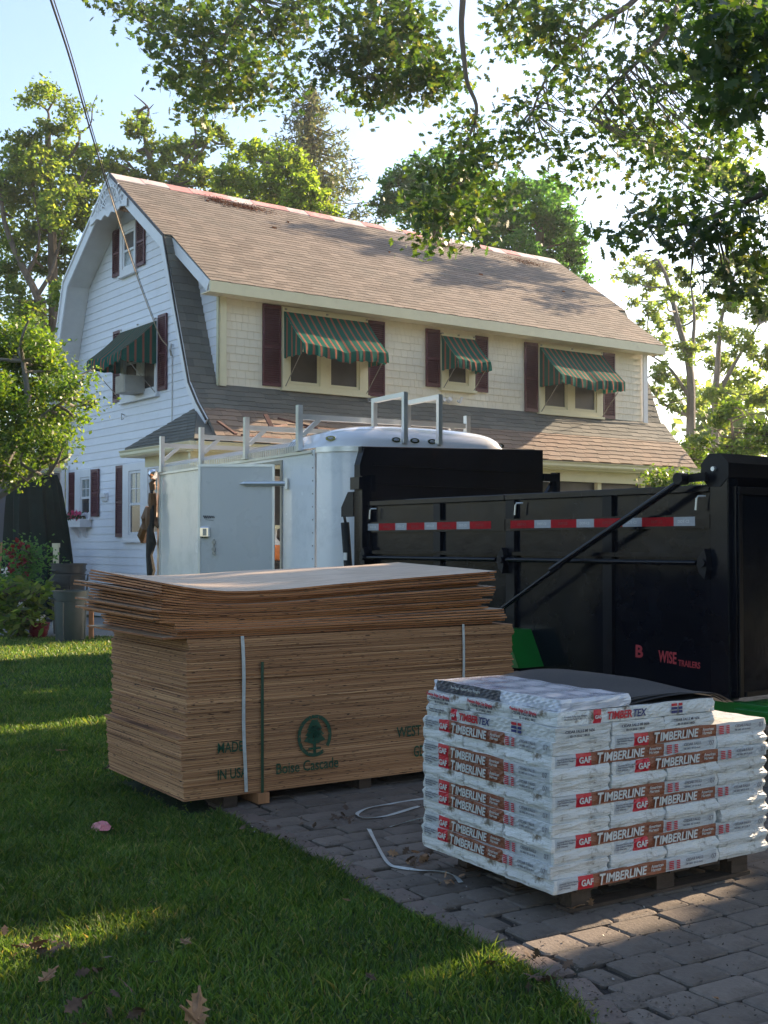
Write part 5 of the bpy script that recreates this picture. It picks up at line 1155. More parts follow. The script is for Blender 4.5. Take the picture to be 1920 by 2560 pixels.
# torn strapping
def gpath(pts, z=.040): return [Vector((*atd(x, y, 1)[:2], 0)) for x, y in pts]
def on_ground(x, y, z):
    u, v = x * D, y * D; a = (u - 960) / F_PX; b_ = (1280 - v) / F_PX; yy = math.cos(PITCH) - b_ * math.sin(PITCH); zz = math.sin(PITCH) + b_ * math.cos(PITCH); k = (z - CAM_Z) / zz
    return Vector((a * k, yy * k, z))
def smooth_path(P, n=8):
    out_ = []
    for i in range(len(P) - 1):
        p0, p1, p2, p3 = P[max(i - 1, 0)], P[i], P[i + 1], P[min(i + 2, len(P) - 1)]
        for k in range(n):
            t = k / n; out_.append(.5 * ((2 * p1) + (p2 - p0) * t + (2 * p0 - 5 * p1 + 4 * p2 - p3) * t * t + (3 * p1 - p0 - 3 * p2 + p3) * t ** 3))
    return out_ + [P[-1]]
def strap(name, pix, label, w=.016):
    P = smooth_path([on_ground(x, y, z) for x, y, z in pix]); q = MB(); vs = []
    for i, p in enumerate(P):
        d = (P[min(i + 1, len(P) - 1)] - P[max(i - 1, 0)]); d.normalize(); sd = d.cross(Vector((0, 0, 1))).normalized(); tw = .15 + .35 * math.sin(i * .18); up = Vector((0, 0, 1)) * math.sin(tw) + sd * math.cos(tw)
        c_ = p + Vector((0, 0, w * .5 * abs(math.sin(tw)))); nn = d.cross(up).normalized() * .0012; vs += [c_ - up * w / 2, c_ + up * w / 2, c_ + up * w / 2 + nn, c_ - up * w / 2 + nn]
    n_ = len(P); fs = [(i * 4 + k, i * 4 + (k + 1) % 4, (i + 1) * 4 + (k + 1) % 4, (i + 1) * 4 + k) for i in range(n_ - 1) for k in range(4)]
    q.add(vs, fs); tag(q.obj(name, mt['strap'], smooth=False), label, 'strap', 'torn white strapping on the driveway')
strap('strap', [(797, 1791, .06), (812, 1822, .037), (836, 1862, .036), (862, 1874, .036), (900, 1879, .036), (945, 1884, .036), (980, 1892, .037), (996, 1906, .036)], 'white strap end snaking over the pavers in front of the pallet', .024)
strap('strap', [(935, 1722, .35), (915, 1727, .16), (870, 1732, .06), (810, 1742, .040), (779, 1752, .038), (772, 1762, .037), (790, 1768, .037), (840, 1761, .036), (905, 1742, .036)], 'white strap looped on the pavers left of the pallet', .022)
strap('strap', [(843, 1786, .037), (880, 1776, .037), (930, 1764, .10)], 'short straight white strap poking out behind the pallet corner', .013)

# ================================================================== BINS, POTS AND SMALL THINGS
def can(loc, mat, label, cat='garbage can', h=.83, r0=.23, r1=.285, rz=0.0, tilt=(0, 0), group=None):
    t = thing('garbage_can', label, cat, loc, rz, group); t.rotation_euler = (tilt[0], tilt[1], rz)
    q = MB(); q.lathe([(.01, .0), (r0, .0), (r0 + .005, .02), (r1 - .025, h * .80), (r1 - .012, h * .81), (r1 - .004, h * .97), (r1 + .015, h * .975), (r1 + .015, h), (r1 - .01, h), (r1 - .02, h * .9), (r0 - .01, .05), (.01, .04)], 32); q.obj('bin_body', mat, t, smooth=True)
    for s_ in (-1, 1):
        q = MB(); q.tube([(s_ * (r1 - .005), -.07, h * .84), (s_ * (r1 + .05), -.06, h * .86), (s_ * (r1 + .05), .06, h * .86), (s_ * (r1 - .005), .07, h * .84)], .014, 8); q.obj('handle', mat, t, smooth=True)
        q = MB(); q.tube([(s_ * (r1 - .11), -(r1 - .07), .05), (s_ * (r1 - .10), -(r1 - .035), h * .78)], .012, 6); q.obj('rib', mat, t)
    return t
can((-5.10, 19.5, 0), mt['can'], 'open dark green garbage can on the lawn edge in front of the stacked cans', rz=.5)
for k, (z_, m) in enumerate(((.02, 'lowest'), (.20, 'middle'), (.385, 'topmost'))):
    can((-5.55 + .01 * k, 21.0, z_), mt['can2'], f'{m} of three dark grey garbage cans nested in each other', r1=.30 - .0 * k, h=.86, rz=.8 + .1 * k, group='three nested garbage cans')
q = MB(); q.lathe([(.01, 0), (.11, 0), (.15, .05), (.17, .22), (.185, .23), (.185, .26), (.16, .26), (.14, .22), (.01, .2)], 24); o = q.obj('flower_pot', mt['pot'], smooth=True); o.location = (-5.85, 20.3, 0); tag(o, 'dark red glazed flower pot half hidden behind the front garbage can', 'flower pot')
q = MB(); q.box((-.035, -.035, 0), (.035, .035, .70)); q.prism([(-.035, .7), (.035, .7), (0, .74)], 'y', -.034, .034); o = q.obj('wooden_post', mt['fence']); o.location = (-4.86, 19.9, 0); tag(o, 'short pale wooden post right of the front garbage can', 'post')
q = MB(); q.bar((0, 0, 0), (0, 0, 1.52), .09, .09); q.box((-.06, -.06, 1.52), (.06, .06, 1.6)); o = q.obj('railing_post', mt['cream']); o.location = at(140, 1400, 22.5); o.location.z = 0; tag(o, 'weathered railing post rising behind the nested garbage cans', 'post')
# rocks, papers, debris
def scrap(name, label, cat, p, sz, mat, seed, group=None):
    r = random.Random(seed); q = MB(); n_ = 9; pts = [(sz * (1 + r.uniform(-.35, .35)) * math.cos(2 * PI * k / n_), sz * .6 * (1 + r.uniform(-.3, .3)) * math.sin(2 * PI * k / n_)) for k in range(n_)]
    vs = [(x, y, r.uniform(.004, sz * .25)) for x, y in pts] + [(x * .5, y * .5, r.uniform(.3, .5) * sz) for x, y in pts] + [(0, 0, sz * .32)]
    fs = [(i, (i + 1) % n_, n_ + (i + 1) % n_, n_ + i) for i in range(n_)] + [(n_ + i, n_ + (i + 1) % n_, 2 * n_) for i in range(n_)] + [tuple(range(n_))[::-1]]
    q.add(vs, fs); o = q.obj(name, mat); o.location = p; o.rotation_euler = (0, 0, r.uniform(0, 6)); tag(o, label, cat, group); return o
scrap('wrapper', 'crumpled pink wrapper lying on the lawn left of the plywood stack', 'wrapper', on_ground(222, 1794, .02), .095, mt['pink'], 3)
scrap('stone', 'small white stone on the path right of the garbage can', 'stone', at(232, 1578, 20) * 1, .06, mt['paper'], 5).location.z = .02
mt['dryleaf'] = M('dry oak leaf', (.34, .20, .11), .7, 0, var=.35, vscale=20, trans=.3); mt['drydark'] = M('dark dead leaf', (.09, .055, .035), .8, 0, var=.4, vscale=20, trans=.1)
def dry_leaf(label, p, sz, mat, seed, tilt=.4):
    r = random.Random(seed); nr = np.random.default_rng(seed); q = MB(); sh = LEAF_OAK
    vs = [(sz * (a - .5), sz * b_ * 1.05, sz * (.30 * (a - .5) ** 2 + .9 * b_ * b_ + .05 * math.sin(a * 9 + seed))) for a, b_ in sh]; mid = [(sz * (a - .5), 0, sz * .03 + sz * .3 * (a - .5) ** 2) for a in (.15, .4, .65, .9)]
    n_ = len(sh); bm_v = vs + mid; fs = []
    q.add(vs, [tuple(range(n_))]); q.tube([(-.62 * sz, 0, .06 * sz)] + [(m[0], m[1], m[2] + .002) for m in mid], .004 * sz / .1, 5)
    o = q.obj('dry_leaf', mat); o.location = p; o.rotation_euler = (r.uniform(-tilt, tilt), r.uniform(-tilt, tilt), r.uniform(0, 6.3)); tag(o, label, 'leaf', 'dead leaves on the ground')
dry_leaf('large pale dry oak leaf on the lawn at the bottom of the picture', on_ground(425, 2178, .07), .13, mt['dryleaf'], 1, .8)
dry_leaf('second pale dry oak leaf standing half folded at the bottom of the lawn', on_ground(420, 2205, .05), .12, mt['dryleaf'], 2, .9)
dry_leaf('curled grey brown leaf on the lawn below the pink wrapper', on_ground(400, 2035, .05), .07, mt['dryleaf'], 3)
dry_leaf('small brown leaf on the lawn left of the sunlit grass by the driveway', on_ground(800, 2110, .05), .05, mt['drydark'], 4)
dry_leaf('small tan leaf upright against the pallet block on the pavers', on_ground(1276, 1948, .06), .05, mt['dryleaf'], 5, 1.3)
dry_leaf('tan leaf lying under the front edge of the pallet', on_ground(1240, 1962, .045), .08, mt['dryleaf'], 6)
dry_leaf('tiny pale leaf on the pavers near the right edge', on_ground(1546, 2157, .04), .04, mt['dryleaf'], 7)
dry_leaf('brown leaf sticking up from the lawn at the near corner of the plywood', on_ground(300, 1672, .06), .10, mt['drydark'], 8, 1.2)
dry_leaf('dark leaf on the lawn at the left back foot of the plywood', on_ground(240, 1655, .06), .10, mt['drydark'], 9, 1.2)
dry_leaf('pale leaf bits on the lawn left of the plywood', on_ground(130, 1622, .06), .09, mt['dryleaf'], 10, .8)
dry_leaf('small leaf on the lawn in the middle, right of the strap litter', on_ground(750, 1945, .05), .04, mt['dryleaf'], 11)
dry_leaf('tan dead leaf beside the sunlit grass at lower left', on_ground(103, 2110, .07), .09, mt['dryleaf'], 12, 1.0)
def litter(name, c, n_, rad, sz, mat, z=.05, par=None):
    c = on_ground(*c, .03); P = np.stack([RNG.normal(c.x, rad, n_), RNG.normal(c.y, rad * .8, n_), RNG.uniform(z - .02, z + .03, n_)], 1)
    o = link(name, np_mesh(name, leaves(P, sz, LEAF_OAK, RNG, .6), 16, mat), None, par); tag(o, kind='stuff'); return o
for c_, n_, rad, sz, m in (((95, 2055), 18, .06, .06, 'drydark'), ((60, 2045), 4, .05, .05, 'dryleaf'), ((220, 2100), 6, .05, .07, 'drydark'), ((205, 2190), 6, .07, .08, 'drydark'), ((290, 2195), 3, .05, .06, 'drydark'),
                           ((912, 1865), 16, .06, .06, 'drydark'), ((880, 1862), 10, .06, .05, 'dryleaf'), ((745, 1772), 10, .05, .05, 'drydark'), ((600, 1790), 16, .14, .04, 'drydark'), ((970, 1912), 8, .04, .04, 'dryleaf'), ((1150, 2090), 14, .08, .05, 'drydark'), ((1180, 2130), 8, .06, .06, 'drydark')):
    litter('leaf_litter', c_, n_, rad, sz, mt[m])
# joint moss and crumbs on the paving
P = []
for i in range(2600):
    y = 4.0 + random.random() ** 1.5 * 5; x = random.uniform(edge_x(y), .34 * y + .4)
    if random.random() < .35: x = edge_x(y) + abs(random.gauss(0, .16)) + .02
    P.append((x, y, .030 + random.random() * .006))
P = np.array(P); mt['crumb'] = leafmat('crumbs and bits', [(0, (.04, .03, .02)), (.6, (.09, .065, .045)), (.93, (.14, .12, .09)), (1, (.35, .33, .3))], (1, 1, 1), .1)
tag(link('grit', np_mesh('grit', leaves(P, .013, LEAF_Q, RNG, .8), 4, mt['crumb']), None, drive), kind='stuff')
# service cable
cb = thing('service_cable', 'overhead service cable running from the top of the picture down to the house gable', 'cable')
pts = [at(40, -330, 6.8), at(86, -130, 8.2), at(127, 0, 9.5), at(176, 150, 11.3), at(222, 312, 13.6), at(270, 470, 16.6)]
q = MB(); q.tube(smooth_path(pts), .010, 8); q.obj('black_line', mt['cable'], cb)
HM = Matrix.Translation(HO) @ Matrix.Rotation(HA, 4, 'Z')
endp = HM @ Vector((-.05, 1.98, 5.50))
pts2 = [at(270, 470, 16.6), at(312, 600, 19.6), at(352, 718, 22.3), at(385, 805, 23.3), at(402, 845, 23.5), endp]
q = MB(); q.tube(smooth_path(pts2), .009, 8); q.obj('cream_line', mt['cablecream'], cb)
q = MB(); q.tube(smooth_path([p + Vector((.02, 0, .015)) for p in pts[2:]] + [p + Vector((.02, 0, .012)) for p in pts2[1:4]]), .006, 6); q.obj('black_line', mt['cable'], cb)
# draped tarp left of the house
q = MB(); nu_, nv_ = 64, 12; vs = []; fs = []
tc = at(85, 1300, 24.5)
for j in range(nv_ + 1):
    v = j / nv_; z_ = 2.95 * (1 - v) + .05
    for i in range(nu_ + 1):
        a = 2 * PI * i / nu_; R0 = .42 + .26 * v ** .5; fold = 1 + .13 * math.sin(a * 9) * (.3 + v) + .06 * math.sin(a * 17 + 1)
        vs.append((R0 * math.cos(a) * fold * 1.05 + .12 * v * math.sin(3 * v), R0 * math.sin(a) * fold * .8, z_ - .12 * math.sin(a * 3) * v * v))
for j in range(nv_):
    for i in range(nu_): k = j * (nu_ + 1) + i; fs.append((k, k + 1, k + nu_ + 2, k + nu_ + 1))
q.add(vs, fs); o = q.obj('tarp', mt['tarp'], smooth=True); o.location = (tc.x, tc.y, 0); tag(o, 'dark green tarp hanging in folds under the bright bush, left of the house corner', 'tarp')
q = MB(); q.tube([(0, 0, 0), (0, 0, 3.0)], .05, 8); o = q.obj('tarp_pole', mt['dullmetal'], o)
# fence boards at the far left
fn = thing('board_fence', 'sunlit orange brown board fence at the far left edge behind the roses', 'fence', (at(-60, 1400, 26).x, 26, 0), 0)
for k in range(12):
    q = MB(); q.box((k * .15, 0, 0), (k * .15 + .142, .022, 1.62 + .01 * (k % 3))); q.obj('fence_board', mt['fence'], fn)
q = MB(); q.box((0, .0225, .4), (1.8, .06, .49)).box((0, .0225, 1.2), (1.8, .06, 1.29)); q.obj('fence_rail', mt['fence'], fn)

# ================================================================== VEGETATION
LM = {  # background tree leaf colours are lightened in place of haze
 'mid': leafmat('mid green leaves', [(0, (.045, .080, .022)), (.4, (.075, .12, .028)), (.8, (.12, .155, .035)), (1, (.16, .18, .05))], (3.0, 3.0, 1.3), .62),
 'lime': leafmat('lime leaves', [(0, (.07, .12, .022)), (.5, (.11, .17, .03)), (1, (.17, .21, .045))], (2.5, 2.5, 1.0), .6),
 'deep': leafmat('deep green leaves', [(0, (.040, .10, .030)), (.5, (.060, .135, .040)), (1, (.10, .17, .05))], (2.6, 3.0, 1.2), .55),
 'pale': leafmat('pale backlit leaves', [(0, (.08, .13, .04)), (.5, (.12, .17, .05)), (1, (.18, .20, .07))], (2.8, 2.8, 1.4), .6),
 'oak': leafmat('oak leaves', [(0, (.020, .046, .014)), (.5, (.038, .072, .020)), (.9, (.078, .112, .024)), (1, (.14, .13, .04))], (2.6, 2.8, .9), .42),
 'spruce': leafmat('spruce needles', [(0, (.06, .085, .05)), (.6, (.09, .115, .06)), (1, (.15, .14, .08))], (2.2, 2.2, 1.3), .4),
 'bush': leafmat('bright bush leaves', [(0, (.045, .10, .014)), (.4, (.085, .16, .020)), (.85, (.14, .22, .03)), (1, (.22, .25, .05))], (2.2, 2.1, .8), .42),
}
def cloud(blobs, dens, rng, sub=.30, sig=.18, squash=.9, leaf=.2):
    """blobs (x, y, z, r): leaf positions in small clumps through each blob"""
    out_ = []
    for x, y, z, r in blobs:
        N_l = min(dens * 8.0, 4.2) * 17 * (r / leaf) ** 2 + 10; per = int(min(46, max(12, N_l / 5))); m = max(3, int(N_l / per))
        c = rng.normal(size=(m, 3)); c /= np.linalg.norm(c, axis=1)[:, None]; c *= (rng.uniform(.15, 1, m) ** .5)[:, None] * r; c[:, 2] *= squash
        P = c[:, None, :] + rng.normal(0, sig * max(r, .5), (m, per, 3)) * np.array([1.15, 1.15, .7]); P = P.reshape(-1, 3) + np.array([x, y, z]); out_.append(P)
    return np.concatenate(out_)
def blobs_px(lst, Y, spread=1.2):
    r_ = random.Random(len(lst) * 7 + int(Y)); out_ = []
    for x, y, r in lst:
        yy = Y + r_.uniform(-spread, spread); p = atd(x, y, yy); out_.append((p.x, p.y, p.z, r * D / F_PX * yy))
    return out_
def limb_mesh(q, paths):
    for P, r0, r1 in paths:
        P = smooth_path([Vector(p) for p in P], 5); n_ = len(P); q.tube(P, [r0 + (r1 - r0) * i / (n_ - 1) for i in range(n_)], 7)
def tree(name, label, cat, blobs, mat, leaf, dens, base, tr, bark, group=None, limbs=None, shape=LEAF_Q, seed=1, twigs=True, sig=.16, holes=True, maxn=60000, flat=.3):
    rng = np.random.default_rng(seed); base = Vector(base); t = thing(name, label, cat, base, 0, group)
    P = cloud(blobs, dens, rng, sig=sig, leaf=leaf)
    if holes: P = clear_rays(P)
    if len(P) > maxn: P = P[rng.choice(len(P), maxn, replace=False)]
    V = leaves(P - np.array(base), leaf, shape, rng, flat)
    o = link('crown', np_mesh('crown', V, len(shape), mat), None, t); tag(o, kind='stuff')
    q = MB(); B = np.array(blobs); top = B[:, 2].max(); cx, cy = (B[:, 0] * B[:, 3]).sum() / B[:, 3].sum(), (B[:, 1] * B[:, 3]).sum() / B[:, 3].sum(); zl = B[:, 2].min()
    if limbs is None:
        P0 = [Vector((0, 0, -.1)), Vector((0, 0, max(.6, zl * .45))), Vector(((cx - base.x) * .5, (cy - base.y) * .5, zl + (top - zl) * .25)), Vector((cx - base.x, cy - base.y, zl + (top - zl) * .75))]
        limb_mesh(q, [(P0, tr, tr * .3)]); q.obj('trunk', bark, t, smooth=True); spine = smooth_path(P0, 6)
    else:
        limb_mesh(q, [([Vector(p) - base for p in P_], a, b_) for P_, a, b_ in limbs]); q.obj('trunk', bark, t, smooth=True)
        spine = [v for P_, a, b_ in limbs for v in smooth_path([Vector(p) - base for p in P_], 4)]
    if twigs:
        q = MB(); r_ = random.Random(seed)
        for x, y, z, r in blobs:
            c = Vector((x, y, z)) - base; s_ = min(spine, key=lambda p: (p - c).length + max(0, p.z - c.z) * .8)
            mid = (s_ + c) / 2 + Vector((r_.uniform(-.2, .2), r_.uniform(-.2, .2), -.12 * (s_ - c).length * .5)); limb_mesh(q, [([s_, mid, c], max(.02, tr * .22), .012)])
            for _ in range(3):
                e = c + Vector((r_.gauss(0, r * .5), r_.gauss(0, r * .5), r_.gauss(0, r * .45))); q.tube([c, (c + e) / 2 + Vector((0, 0, r * .08)), e], [.014, .010, .005], 4)
        tag(q.obj('branches', bark, t, smooth=True), kind='stuff')
    return t
def gnd(x, Y): p = atd(x, 1200, Y); return (p.x, Y, 0)
BK, GB = mt['bark'], mt['greybark']
# left trees behind the house
b1 = blobs_px([(50, 330, 55), (110, 290, 45), (150, 350, 55), (60, 400, 70), (150, 430, 65), (20, 470, 70), (110, 500, 60), (190, 400, 45), (30, 560, 60), (150, 560, 45), (95, 580, 40), (20, 640, 55), (140, 640, 45), (10, 390, 50), (185, 470, 40), (60, 670, 40), (120, 450, 55), (200, 345, 35), (85, 350, 50), (90, 700, 60), (20, 740, 60)], 37, 2)
tree('leafy_tree', 'big leafy tree with forked pale trunk behind the left side of the house', 'tree', b1, LM['mid'], .155, .30, gnd(85, 37), .28, BK, 'trees behind the house', seed=2,
     limbs=[([gnd(88, 37), atd(92, 720, 37), atd(80, 640, 36.6), atd(40, 560, 36.8), atd(10, 480, 37), atd(0, 400, 37)], .17, .05), ([atd(80, 640, 36.6), atd(110, 590, 36.4), atd(125, 540, 37), atd(150, 430, 37)], .08, .02), ([atd(60, 590, 36.8), atd(85, 520, 37), atd(70, 400, 37)], .07, .02)])
def sprout(label, limbs_px, blobs_, Y, seed):
    lb = [([atd(*p, Y) for p in P_], a, b_) for P_, a, b_ in limbs_px]; base = atd(*limbs_px[0][0][0], Y)
    q = MB(); limb_mesh(q, lb); return q, blobs_px(blobs_, Y, .4)
q = MB(); 
b1b = blobs_px([(62, 215, 16), (95, 200, 22), (120, 205, 14), (148, 232, 18), (158, 258, 14), (150, 282, 12), (192, 232, 8)], 37, .5)
tree('thin_topped_tree', 'tree top with sparse tufts and bare twigs above the left trees', 'tree', b1b, LM['mid'], .13, .9, gnd(120, 37.5), .2, BK, 'trees behind the house', seed=3, twigs=False, sig=.28,
     limbs=[([gnd(120, 37.5), atd(115, 600, 37.5), atd(105, 330, 37.2), atd(103, 262, 37)], .2, .06), ([atd(103, 270, 37), atd(103, 240, 37), atd(70, 218, 37)], .05, .02), ([atd(103, 240, 37), atd(120, 212, 37)], .04, .02), ([atd(150, 340, 37), atd(172, 300, 37), atd(160, 262, 37), atd(150, 240, 37)], .06, .02), ([atd(165, 290, 37), atd(195, 270, 37), atd(200, 230, 37), atd(210, 205, 37)], .03, .012), ([atd(60, 330, 37), atd(64, 300, 37), atd(60, 282, 37)], .04, .015)])
b2 = blobs_px([(300, 250, 16), (325, 262, 16), (285, 265, 14), (298, 285, 22), (330, 300, 20), (350, 330, 28), (300, 330, 26), (390, 310, 32), (430, 320, 30), (405, 345, 28), (455, 280, 28), (480, 290, 22), (500, 310, 14), (370, 355, 28), (240, 345, 30), (265, 365, 30), (320, 375, 36), (430, 370, 34), (395, 390, 30), (220, 390, 35), (340, 400, 34), (450, 400, 30)], 40, 1.5)
tree('dead_topped_tree', 'tree with bare dead branch tips standing behind the gable peak', 'tree', b2, LM['mid'], .15, .34, gnd(330, 40), .28, BK, 'trees behind the house', seed=4,
     limbs=[([gnd(330, 40), atd(335, 450, 40), atd(330, 370, 40), atd(318, 320, 40), atd(312, 275, 40), atd(320, 250, 40), atd(318, 230, 40), atd(290, 205, 40)], .15, .012), ([atd(318, 240, 40), atd(332, 225, 40)], .03, .01), ([atd(380, 400, 40), atd(400, 345, 40), atd(422, 320, 40), atd(420, 270, 40), atd(405, 235, 40)], .10, .012), ([atd(420, 275, 40), atd(440, 250, 40), atd(455, 240, 40)], .04, .012), ([atd(415, 262, 40), atd(432, 232, 40)], .03, .01), ([atd(300, 380, 40), atd(270, 345, 40), atd(245, 335, 40)], .05, .02), ([atd(340, 420, 40), atd(420, 345, 40), atd(460, 290, 40)], .1, .03)])
b3 = blobs_px([(520, 370, 45), (565, 345, 40), (610, 370, 45), (650, 350, 28), (640, 400, 40), (580, 400, 45), (500, 405, 38), (690, 430, 28), (470, 385, 26), (610, 330, 24), (545, 325, 26), (670, 400, 32), (660, 450, 30), (540, 420, 36), (620, 440, 36), (715, 455, 16), (640, 345, 16)], 37, 1.5)
tree('lime_tree', 'bright yellow green tree just above the middle of the roof ridge', 'tree', b3, LM['lime'], .15, .40, gnd(590, 38), .22, BK, 'trees behind the house', seed=5)
# spruce
YS = 44; sp = thing('spruce', 'tall thin conifer with drooping open branches behind the roof ridge', 'tree', gnd(685, YS), 0, 'trees behind the house')
base = Vector(gnd(685, YS)); topp = atd(668, 182, YS); q = MB(); q.tube([(0, 0, 0), topp - base], [.30, .03], 8); q.obj('trunk', BK, sp, smooth=True)
q = MB(); PP = []; rs = random.Random(5); zb_ = atd(700, 500, YS).z; H_s = topp.z
for i in range(170):
    f = (i + rs.random()) / 170; z_ = H_s - (H_s - zb_) * f; Lb = (.35 + 3.0 * f ** .85) * rs.uniform(.55, 1.08); an = rs.uniform(0, 2 * PI)
    cx_ = (topp - base) * (z_ / topp.z); dirv = Vector((math.cos(an), math.sin(an), 0)); p0 = Vector((cx_.x, cx_.y, z_)); p1 = p0 + dirv * Lb * .6 + Vector((0, 0, -.22 * Lb)); p2 = p0 + dirv * Lb + Vector((0, 0, -.18 * Lb + .12))
    q.tube([p0, p1, p2], [.035, .02, .008], 4)
    for k in range(int(46 * Lb)):
        u = rs.uniform(.12, 1); p = p0.lerp(p1, u * 1.6) if u < .6 else p1.lerp(p2, (u - .6) / .4); PP.append((p.x + rs.gauss(0, .09), p.y + rs.gauss(0, .09), p.z - abs(rs.gauss(0, .16))))
tag(q.obj('branches', BK, sp), kind='stuff')
tag(link('needles', np_mesh('needles', leaves(np.array(PP), .20, LEAF_Q * np.array([1, .55]), RNG, .1), 4, LM['spruce']), None, sp), kind='stuff')
b5 = blobs_px([(860, 400, 45), (900, 380, 45), (950, 360, 40), (840, 440, 40), (900, 440, 55), (960, 430, 60), (1020, 400, 50), (1000, 460, 60), (920, 490, 45), (1050, 500, 50), (985, 345, 22), (1080, 430, 30)], 42, 1.5)
tree('round_tree', 'dense rounded dark tree, left of the pair behind the right part of the ridge', 'tree', b5, LM['deep'], .15, .42, gnd(940, 42), .3, BK, 'trees behind the house', seed=6)
b6 = blobs_px([(1130, 400, 36), (1170, 390, 30), (1110, 440, 45), (1180, 440, 50), (1080, 490, 45), (1150, 490, 60), (1210, 480, 45), (1120, 540, 50), (1200, 540, 55), (1240, 520, 30), (1250, 560, 28), (1240, 590, 26), (1180, 580, 40), (1215, 425, 26), (1265, 600, 14)], 41, 1.2)
tree('round_tree', 'dense rounded green tree, right of the pair behind the ridge end', 'tree', b6, LM['deep'], .15, .46, gnd(1160, 41), .3, BK, 'trees behind the house', seed=7)
# pale trees at right
b7 = blobs_px([(1365, 600, 22), (1395, 570, 26), (1430, 580, 24), (1400, 620, 24), (1440, 640, 28), (1480, 600, 26), (1400, 680, 26), (1370, 650, 14), (1450, 700, 30), (1500, 660, 34), (1420, 740, 26), (1480, 760, 30), (1390, 720, 14), (1430, 800, 30), (1400, 840, 26), (1470, 830, 34), (1520, 740, 24), (1345, 575, 12), (1450, 870, 26), (1330, 600, 8), (1500, 880, 30)], 40, 2.5)
tree('pale_tree', 'pale airy tree with slender grey trunks just right of the house end', 'tree', b7, LM['pale'], .15, .34, gnd(1490, 40), .20, GB, 'trees right of the house', seed=8, holes=True,
     limbs=[([gnd(1490, 40), atd(1492, 930, 40), atd(1490, 800, 40), atd(1465, 700, 40), atd(1440, 600, 40), atd(1420, 560, 40)], .20, .03), ([atd(1490, 860, 40), atd(1450, 800, 40), atd(1410, 770, 40)], .08, .02), ([atd(1490, 790, 40), atd(1500, 690, 40), atd(1490, 600, 40)], .09, .02), ([atd(1490, 900, 40), atd(1430, 870, 40), atd(1395, 820, 40)], .07, .02)])
b8 = blobs_px([(1560, 590, 32), (1600, 560, 34), (1640, 600, 34), (1580, 650, 34), (1630, 680, 34), (1560, 720, 30), (1610, 740, 34), (1650, 770, 34), (1550, 790, 30), (1600, 820, 36), (1640, 850, 34), (1540, 850, 26), (1580, 880, 30), (1690, 650, 50), (1700, 560, 50)], 36, 2)
tree('pale_tree', 'pale green tree with a pale trunk at the right edge behind the house', 'tree', b8, LM['pale'], .14, .38, gnd(1545, 36), .16, GB, 'trees right of the house', seed=9, holes=True,
     limbs=[([gnd(1545, 36), atd(1545, 900, 36), atd(1550, 790, 36), atd(1560, 680, 36), atd(1600, 560, 36)], .15, .03), ([atd(1548, 860, 36), atd(1590, 780, 36), atd(1640, 700, 36)], .09, .02)])
b9 = blobs_px([(1560, 900, 26), (1590, 880, 26), (1620, 895, 26), (1550, 930, 28), (1600, 930, 30), (1640, 920, 30), (1520, 950, 24), (1580, 965, 28), (1630, 965, 28), (1655, 940, 24), (1500, 970, 20), (1540, 975, 24), (1680, 930, 40), (1500, 1000, 24), (1440, 960, 14), (1470, 985, 18)], 31, 1)
tree('yellow_shrub', 'tall sunlit yellow green shrub beyond the right end of the house', 'shrub', b9, LM['bush'], .12, .55, gnd(1590, 31), .08, BK, None, seed=10, sig=.2, holes=True)
b10 = [(x, y, z, r) for x, y, z, r in blobs_px([(1420, 1030, 14), (1438, 1042, 12), (1408, 1044, 9), (1460, 1048, 12), (1480, 1036, 12), (1500, 1045, 10), (1450, 1060, 20), (1490, 1062, 16)], 25.6, .3)]
tree('small_shrub', 'small sunlit shrub in front of the glazed porch behind the black trailer rail', 'shrub', b10, LM['bush'], .09, 1.6, gnd(1450, 25.6), .04, BK, None, seed=12, sig=.3)
# added tall tree, its leaf clumps set along sun rays to shade the roof
def on_ray(s_, t_, z_, h_): p = _hw(s_, t_, z_); return (p[0] + .788 * h_, p[1] + .6157 * h_, z_ + .4452 * h_)
b14 = [(*on_ray(s_, t_, 6.66 + .709 * t_, h_), r_) for s_, t_, h_, r_ in ((3.6, 2.7, 10, .22), (4.3, 2.65, 10, .34), (5.0, 2.5, 10.2, .42), (5.7, 2.3, 10, .38), (6.3, 2.1, 9.8, .22), (6.2, 1.2, 9.6, .2), (6.9, 1.25, 9.5, .34), (7.6, 1.35, 9.5, .34), (8.2, 2.3, 9.4, .5), (9.0, 2.2, 9.4, .5), (9.9, 2.2, 9.2, .45), (10.6, 1.6, 9, .35), (8.9, .7, 9, .2), (9.8, .8, 9, .22))]
tree('tall_tree', 'tall thin tree added at the right, its light green branches placed to shade the roof', 'tree', b14, LM['pale'], .15, .32, (13.5, 36.5, 0), .12, BK, 'trees right of the house', seed=17, sig=.25, holes=False)
# far woods
wood = []
rr = random.Random(3)
for i in range(150):
    x = rr.uniform(-46, 62); y = rr.uniform(56, 80); wood.append((x, y, rr.uniform(1.0, 5.5), rr.uniform(2.0, 3.6)))
for i in range(26): wood.append((rr.uniform(16, 36), rr.uniform(54, 62), rr.uniform(2, 8.0), rr.uniform(1.8, 3)))
P = cloud(wood, .22, RNG, sig=.3, leaf=.55); P = P[P[:, 2] > .05]
tag(link('far_woods', np_mesh('far_woods', leaves(P, .55, LEAF_Q * np.array([1, 1.3]), RNG), 4, LM['pale']), None), kind='stuff')
